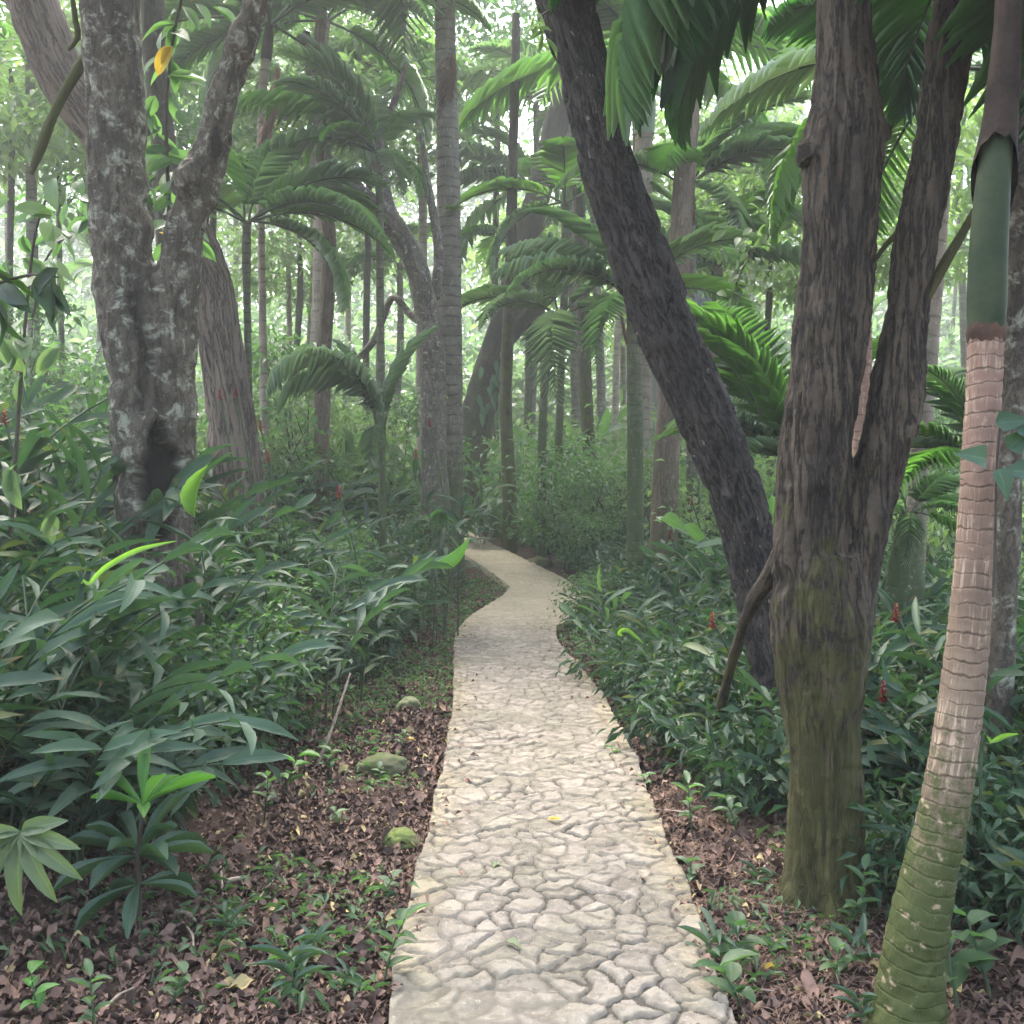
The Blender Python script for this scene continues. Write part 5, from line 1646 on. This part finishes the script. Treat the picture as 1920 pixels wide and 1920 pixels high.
vine([(1862, 1120, 3.1), (1866, 1000, 3.1), (1868, 900, 3.1), (1872, 830, 3.1), (1880, 770, 3.1), (1900, 720, 3.1)], [(1868, 795, 3.05, 10), (1905, 800, 3.05, -30), (1872, 880, 3.03, -75), (1925, 885, 3.05, 175), (1890, 840, 3.06, 40), (1848, 862, 3.05, 165)], "thin vine with heart shaped leaves beside the near palm trunk", L=.085, W=.032)
cl = [(x + RND.uniform(-6, 6), y + RND.uniform(-6, 6), 19.55 + RND.uniform(-.1, .15), RND.uniform(-120, -60)) for x, y in [(905, 690), (915, 712), (925, 700), (935, 690), (900, 735), (918, 742), (930, 735), (940, 740), (950, 752), (912, 760), (930, 765), (945, 775), (952, 790), (896, 775), (905, 760), (938, 715), (948, 800), (955, 815), (925, 670), (940, 660), (915, 725), (1005, 470), (1015, 460), (1022, 475), (998, 455), (1010, 440), (1028, 430), (1035, 400), (1050, 330), (1062, 320), (1070, 345), (1060, 365), (1045, 350), (1072, 372), (1055, 390), (985, 500), (975, 530)]]
vine([(905, 930, 19.8), (915, 800, 19.75), (930, 700, 19.75), (960, 580, 19.75), (1000, 470, 19.7), (1040, 380, 19.7), (1060, 310, 19.7)], cl, "leafy creeper climbing the mossy tree that leans right", L=.28, W=.075, r=.012, tpl=strip(4, ovate, .5, .2))
cl = [(RND.gauss(1085, 22), RND.gauss(355, 30), 18.9 + RND.uniform(-.4, .4), RND.uniform(-180, 0)) for _ in range(90)]
vine([(1030, 300, 19.8), (1060, 330, 19.4), (1090, 350, 19), (1120, 350, 18.8)], cl, "dark tangled epiphyte clump lodged between the two leaning trunks", "crown", L=.18, W=.045, r=.03, tpl=strip(3, ovate, .5, .2))
for i, (px, d, off) in enumerate([(1085, 14, 0)]):
    pass

# leafy twigs in front of and behind the forked tree
ov = [strip(6, ovate, dr, .12, .03, cols=3) for dr in (.3, .8)]


def leafy_branch(path, r, n, L, W, mat, label, seed, yellow=0, spread=.25, name="leafy_branch"):
    p = np.array([P(*q) for q in path])
    b = p[0].copy()
    root = thing(name, label, "branch", b)
    c = catmull(p - b, .05)
    V, F, UV, rs = tube(c, np.linspace(r, r * .4, len(c)), 7)
    MB().add(V, F, UV, .5, rs).build("stem", M["twig"], root)
    g = np.random.default_rng(seed)
    for nm, cnt, mt in (("leaves", n, mat), ("yellow_leaves", yellow, "yellow")):
        if not cnt:
            continue
        mb = MB()
        k = g.integers(int(len(c) * .15), len(c), cnt)
        d = rdir(cnt, g) * np.array([1, .7, .5]) + np.array([0, -.2, -.45])
        pos = c[k] + rdir(cnt, g) * spread * g.random((cnt, 1))
        for j in range(2):
            q = g.integers(0, 2, cnt) == j
            stamp(mb, ov[j], pos[q], d[q], (rdir(cnt, g) * .6 + np.array([0, -.5, .6]))[q], L * (.7 + .6 * g.random(q.sum())), W * (.8 + .4 * g.random(q.sum())), g.random(q.sum()))
        mb.build(nm, M[mt], root)


leafy_branch([(322, 560, 8.6), (318, 400, 8.6), (312, 260, 8.5), (318, 120, 8.4), (340, 0, 8.3), (380, -150, 8.2)], .02, 90, .24, .07, "shrub", "broad leaved vine hanging in the fork with a few yellow leaves", 5, yellow=6, spread=.3, name="hanging_vine")
leafy_branch([(20, 1000, 6.2), (40, 700, 6.2), (60, 480, 6.1), (80, 390, 6.0), (110, 330, 5.9)], .014, 26, .2, .075, "bright", "sapling with lit yellow green leaves at the left edge before the forked tree", 6, spread=.3, name="sapling")
leafy_branch([(60, 600, 8.8), (90, 480, 8.8), (160, 420, 8.6), (210, 380, 8.6)], .012, 30, .2, .07, "shrub", "green leafy branch behind the forked trunk at the left", 7, spread=.4)
leafy_branch([(-60, 560, 4.2), (0, 530, 4.2), (60, 515, 4.1), (110, 520, 4.0)], .008, 10, .2, .045, "crown", "dark broad leaves reaching in from the left edge at mid height", 8, spread=.12)
leafy_branch([(1030, 20, 5.7), (1010, 35, 5.6), (1015, 60, 5.6)], .006, 14, .11, .018, "bright", "small yellow green sprig sprouting from the leaning dark trunk's top", 9, spread=.07)
leafy_branch([(1390, 620, 10), (1375, 560, 10), (1395, 500, 10), (1430, 450, 10), (1470, 420, 10)], .012, 70, .13, .045, "bright", "thin crooked branch with bright leaves right of the leaning trunk", 10, spread=.45)
leafy_branch([(1290, 700, 9.5), (1310, 640, 9.5), (1340, 610, 9.5)], .01, 24, .15, .06, "shrub", "leafy sprig behind the middle of the leaning trunk", 11, spread=.3)

# ------------------------------------------------------------------ shrubs, far wood, hut


def shrub_mesh(seed, rad, nclump, nleaf, L, W, mat, cz):
    g = np.random.default_rng(seed)
    lv, br = MB(), MB()
    c = rdir(nclump, g) * (.35 + .65 * g.random((nclump, 1)) ** .5) * np.array(rad) + np.array([0, 0, cz])
    c[:, 2] = np.maximum(c[:, 2], .15)
    clumps(lv, c, .34 * rad[0] * (.6 + .7 * g.random(nclump)), nleaf, L, W, leaf_far3, .7, g)
    limbs(br, np.array([0, 0, -.1]), c[: nclump // 2], .022, g)
    return lv.mesh("foliage", M[mat]), br.mesh("branches", M["twig"])


SHR = [shrub_mesh(400, (.9, .9, .8), 30, 46, .12, .036, "shrub", .9), shrub_mesh(401, (.8, .8, .9), 30, 46, .10, .028, "bright", 1.0), shrub_mesh(402, (.8, .8, 1.2), 32, 46, .13, .032, "shrub", 1.3),
       shrub_mesh(403, (1.0, 1.0, .6), 30, 46, .10, .026, "bright", 1.6), shrub_mesh(404, (.9, .9, .6), 26, 40, .19, .05, "ginger", .6)]


def shrub(x, y, k, s, label, group):
    r = thing("shrub", label, "shrub", (x, y, g1(x, y) - .03), group, RND.uniform(0, 6.28), s)
    put("foliage", SHR[k][0], r)
    put("branches", SHR[k][1], r)


for px, d, k, s, lab in [(560, 14.5, 3, 1.15, "airy lime green shrub behind the two thin palms"), (650, 15, 3, 1.0, "feathery lime green shrub right of the slim wavy trunk"), (1420, 12.5, 1, 1.2, "bright leafy shrub seen right of the leaning dark trunk"), (1050, 21, 1, 1.3, "sunlit shrub behind the row of slender stems"), (1225, 16, 1, 1.0, "yellow green shrub left of the stout brown trunk"), (1800, 10.5, 1, 1.1, "bright shrub between the pale palm and the near palm"), (395, 13, 1, 1.1, "bright shrub at the foot of the furrowed leaning tree"), (100, 13, 0, 1.2, "tall leafy shrub behind the bank at the left edge")]:
    shrub((px - 960) * d / FOC, d, k, s, lab, None)
sp = scatter_region(100, None, lambda y: RND.uniform(-0.56 * y, 0.56 * y), 13.5, 30, .75, lambda x, y, px, py: (x < xl(y) - .7 or x > xr(y) + .7) and not (840 < px < 960 and y < 22))
for x, y in sp:
    k = RND.choice([0, 0, 1, 2, 2, 4, 3])
    nm = {0: "rounded green shrub in the grove behind the path bend", 1: "yellow green shrub in the grove behind the path bend", 2: "tall green shrub in the grove behind the path bend", 3: "airy yellow green shrub in the grove behind the path bend", 4: "low dark shrub in the grove behind the path bend"}[k]
    shrub(x, y, k, RND.uniform(.7, 1.25), nm, nm.split(" in ")[0] + "s of the grove")
# leafy bushes mixed in among the gingers
for side_, okf, ylo in ((0, left_ok, 4.4), (1, right_ok, 3.4)):
    pts = scatter_region(34 if side_ == 0 else 46, None, (lambda y: RND.uniform(-0.62 * y, float(xl(y)) - .3)) if side_ == 0 else (lambda y: RND.uniform(float(xr(y)) + .2, 0.6 * y + .4)), ylo, 13.5, .42, okf)
    for x, y in pts:
        shrub(x, y, RND.choice([4, 4, 4, 0]), RND.uniform(.45, .72) * (.75 if (x > 0 and x - float(xr(y)) < .7) or y < 5 else 1), "small leafy bush mixed among the gingers " + ("on the bank below the forked tree" if side_ == 0 else "right of the path"), "bushes among the gingers " + ("of the bank" if side_ == 0 else "right of the path"))
# dense low plants at the far edge of the path
for i in range(46):
    y = 10.5 + 9 * RND.random()
    sd = RND.random() < .45
    x = float(xl(y)) - .8 - abs(RND.gauss(0, .6)) if sd else float(xr(y)) + .5 + abs(RND.gauss(0, .9))
    if 770 < 960 + x * FOC / y < (985 if y < 15 else 905):
        continue
    shrub(x, y, RND.choice([4, 4, 0]), RND.uniform(.35, .6), "small dark bush edging the far bend of the path", "small bushes edging the far bend")

far = MB()
g = np.random.default_rng(9)
cs, rs_ = [], []
while len(cs) < 1500:
    z = g.uniform(0.5, 27)
    y = min(58, 32 + 1.5 * z) + g.uniform(0, 7)
    x = g.uniform(-.6, .6) * y
    px, py = 960 + x * FOC / y, HZ + (CH - z) * FOC / y
    gap = fbm(np.array([[x * .22, y * .1, z * .3]]), 3, 5)[0]
    thr = .22 + .32 * sstep(520, 150, py) * (.35 + .65 * sstep(500, 900, px) * sstep(1500, 1250, px))
    if gap < thr:
        continue
    cs.append((x, y, z + 1.2))
    rs_.append(g.uniform(.9, 1.9))
clumps(far, np.array(cs), np.array(rs_), 95, .44, .13, leaf_far, .7, g, updir=.5)
cs2, rs2 = [], []
for _ in range(620):
    y = g.uniform(25, 38)
    cs2.append((g.uniform(-.6, .6) * y, y, 1.2 + g.uniform(0, 1) ** 1.5 * (y - 22) * .55))
    rs2.append(g.uniform(1.0, 2.0))
clumps(far, np.array(cs2), np.array(rs2), 100, .42, .12, leaf_far, .7, g, updir=.5)
tag(far.build("distant_foliage", M["far"]), kind="stuff")

hd = 24.0
hb = P(1330, 900, hd)
hb[2] = g1(hb[0], hb[1])
hut = thing("hut", "dark grey walled hut glimpsed through the fronds right of the leaning trunk", "hut", hb)


def box(mb, lo, hi):
    lo, hi = np.array(lo), np.array(hi)
    v = np.array([[(lo, hi)[a][0], (lo, hi)[b][1], (lo, hi)[c][2]] for a in (0, 1) for b in (0, 1) for c in (0, 1)])
    mb.add(v, [[0, 1, 3, 2], [4, 6, 7, 5], [0, 4, 5, 1], [2, 3, 7, 6], [0, 2, 6, 4], [1, 5, 7, 3]])
    return mb


zt = P(1330, 505, hd)[2] - hb[2]
w = 1.0
box(MB(), (-w, 0, -.3), (w, 3, zt)).build("wall", M["hut"], hut, smooth=False)
for xx in (-w + .05, .52, w - .1):
    box(MB(), (xx - .1, -.07, -.3), (xx + .1, -.003, zt + .05)).build("post", M["hutpost"], hut, smooth=False)
for xx in (-.3,):
    box(MB(), (xx - .38, -.04, zt - 1.35), (xx + .38, -.003, zt - .3)).build("window", M["hutglass"], hut, smooth=False)
box(MB(), (-w - .35, -.5, zt + .06), (w + .35, 3.4, zt + .2)).build("roof", M["hutroof"], hut, smooth=False)

# ================================================================== light, air, camera
w_ = bpy.data.worlds.new("World")
scene.world = w_
w_.use_nodes = True
nt = w_.node_tree
sky = nt.nodes.new("ShaderNodeTexSky")
sky.sky_type = "NISHITA"
sky.sun_disc = False
ELEV, AZ = math.radians(60), math.radians(335)
sky.sun_elevation, sky.sun_rotation = ELEV, AZ
sky.air_density, sky.dust_density, sky.ozone_density = 1.0, 6.0, 1.0
hsv = nt.nodes.new("ShaderNodeHueSaturation")
hsv.inputs["Saturation"].default_value = 0.85
nt.links.new(sky.outputs[0], hsv.inputs["Color"])
bg = nt.nodes["Background"]
bg.inputs["Strength"].default_value = 0.15
nt.links.new(hsv.outputs[0], bg.inputs["Color"])
sl = bpy.data.lights.new("sun", "SUN")
sl.energy, sl.angle, sl.color = 1.5, math.radians(30), (1.0, .97, .9)
so = bpy.data.objects.new("sun", sl)
COL.objects.link(so)
dv = Vector((math.sin(AZ) * math.cos(ELEV), math.cos(AZ) * math.cos(ELEV), math.sin(ELEV)))
so.rotation_euler = dv.to_track_quat("Z", "Y").to_euler()

cam = bpy.data.cameras.new("camera")
cam.sensor_width = 36
cam.lens = 36 * FOC / 1920
cam.shift_y = (HZ - 960) / 1920
cam.clip_end = 2000
co_ = bpy.data.objects.new("camera", cam)
COL.objects.link(co_)
co_.location = (0, 0, CH)
co_.rotation_euler = (math.radians(90), 0, 0)
scene.camera = co_

HAZE = 0.0030
if HAZE:
    hz = MB()
    box(hz, (-70, -12, -4), (70, 85, 36))
    ho = hz.build("haze", M["hut"], smooth=False)
    ho.data.materials.clear()
    hm = bpy.data.materials.new("haze")
    hm.use_nodes = True
    hm.node_tree.nodes.clear()
    pv = hm.node_tree.nodes.new("ShaderNodeVolumePrincipled")
    pv.inputs["Color"].default_value = (.93, 1, .96, 1)
    pv.inputs["Density"].default_value = HAZE
    pv.inputs["Anisotropy"].default_value = 0.3
    oo = hm.node_tree.nodes.new("ShaderNodeOutputMaterial")
    hm.node_tree.links.new(pv.outputs[0], oo.inputs["Volume"])
    ho.data.materials.append(hm)
    tag(ho, kind="stuff")

scene.view_settings.view_transform = "Standard"
scene.view_settings.look = "None"
scene.view_settings.exposure = 2.92
scene.view_settings.gamma = 1.0
cy = scene.cycles
cy.max_bounces, cy.diffuse_bounces, cy.glossy_bounces, cy.transmission_bounces, cy.transparent_max_bounces, cy.volume_bounces = 6, 4, 2, 4, 4, 0
cy.caustics_reflective = cy.caustics_refractive = False
cy.use_denoising = True
cy.denoiser = "OPENIMAGEDENOISE"
cy.sample_clamp_indirect = 4
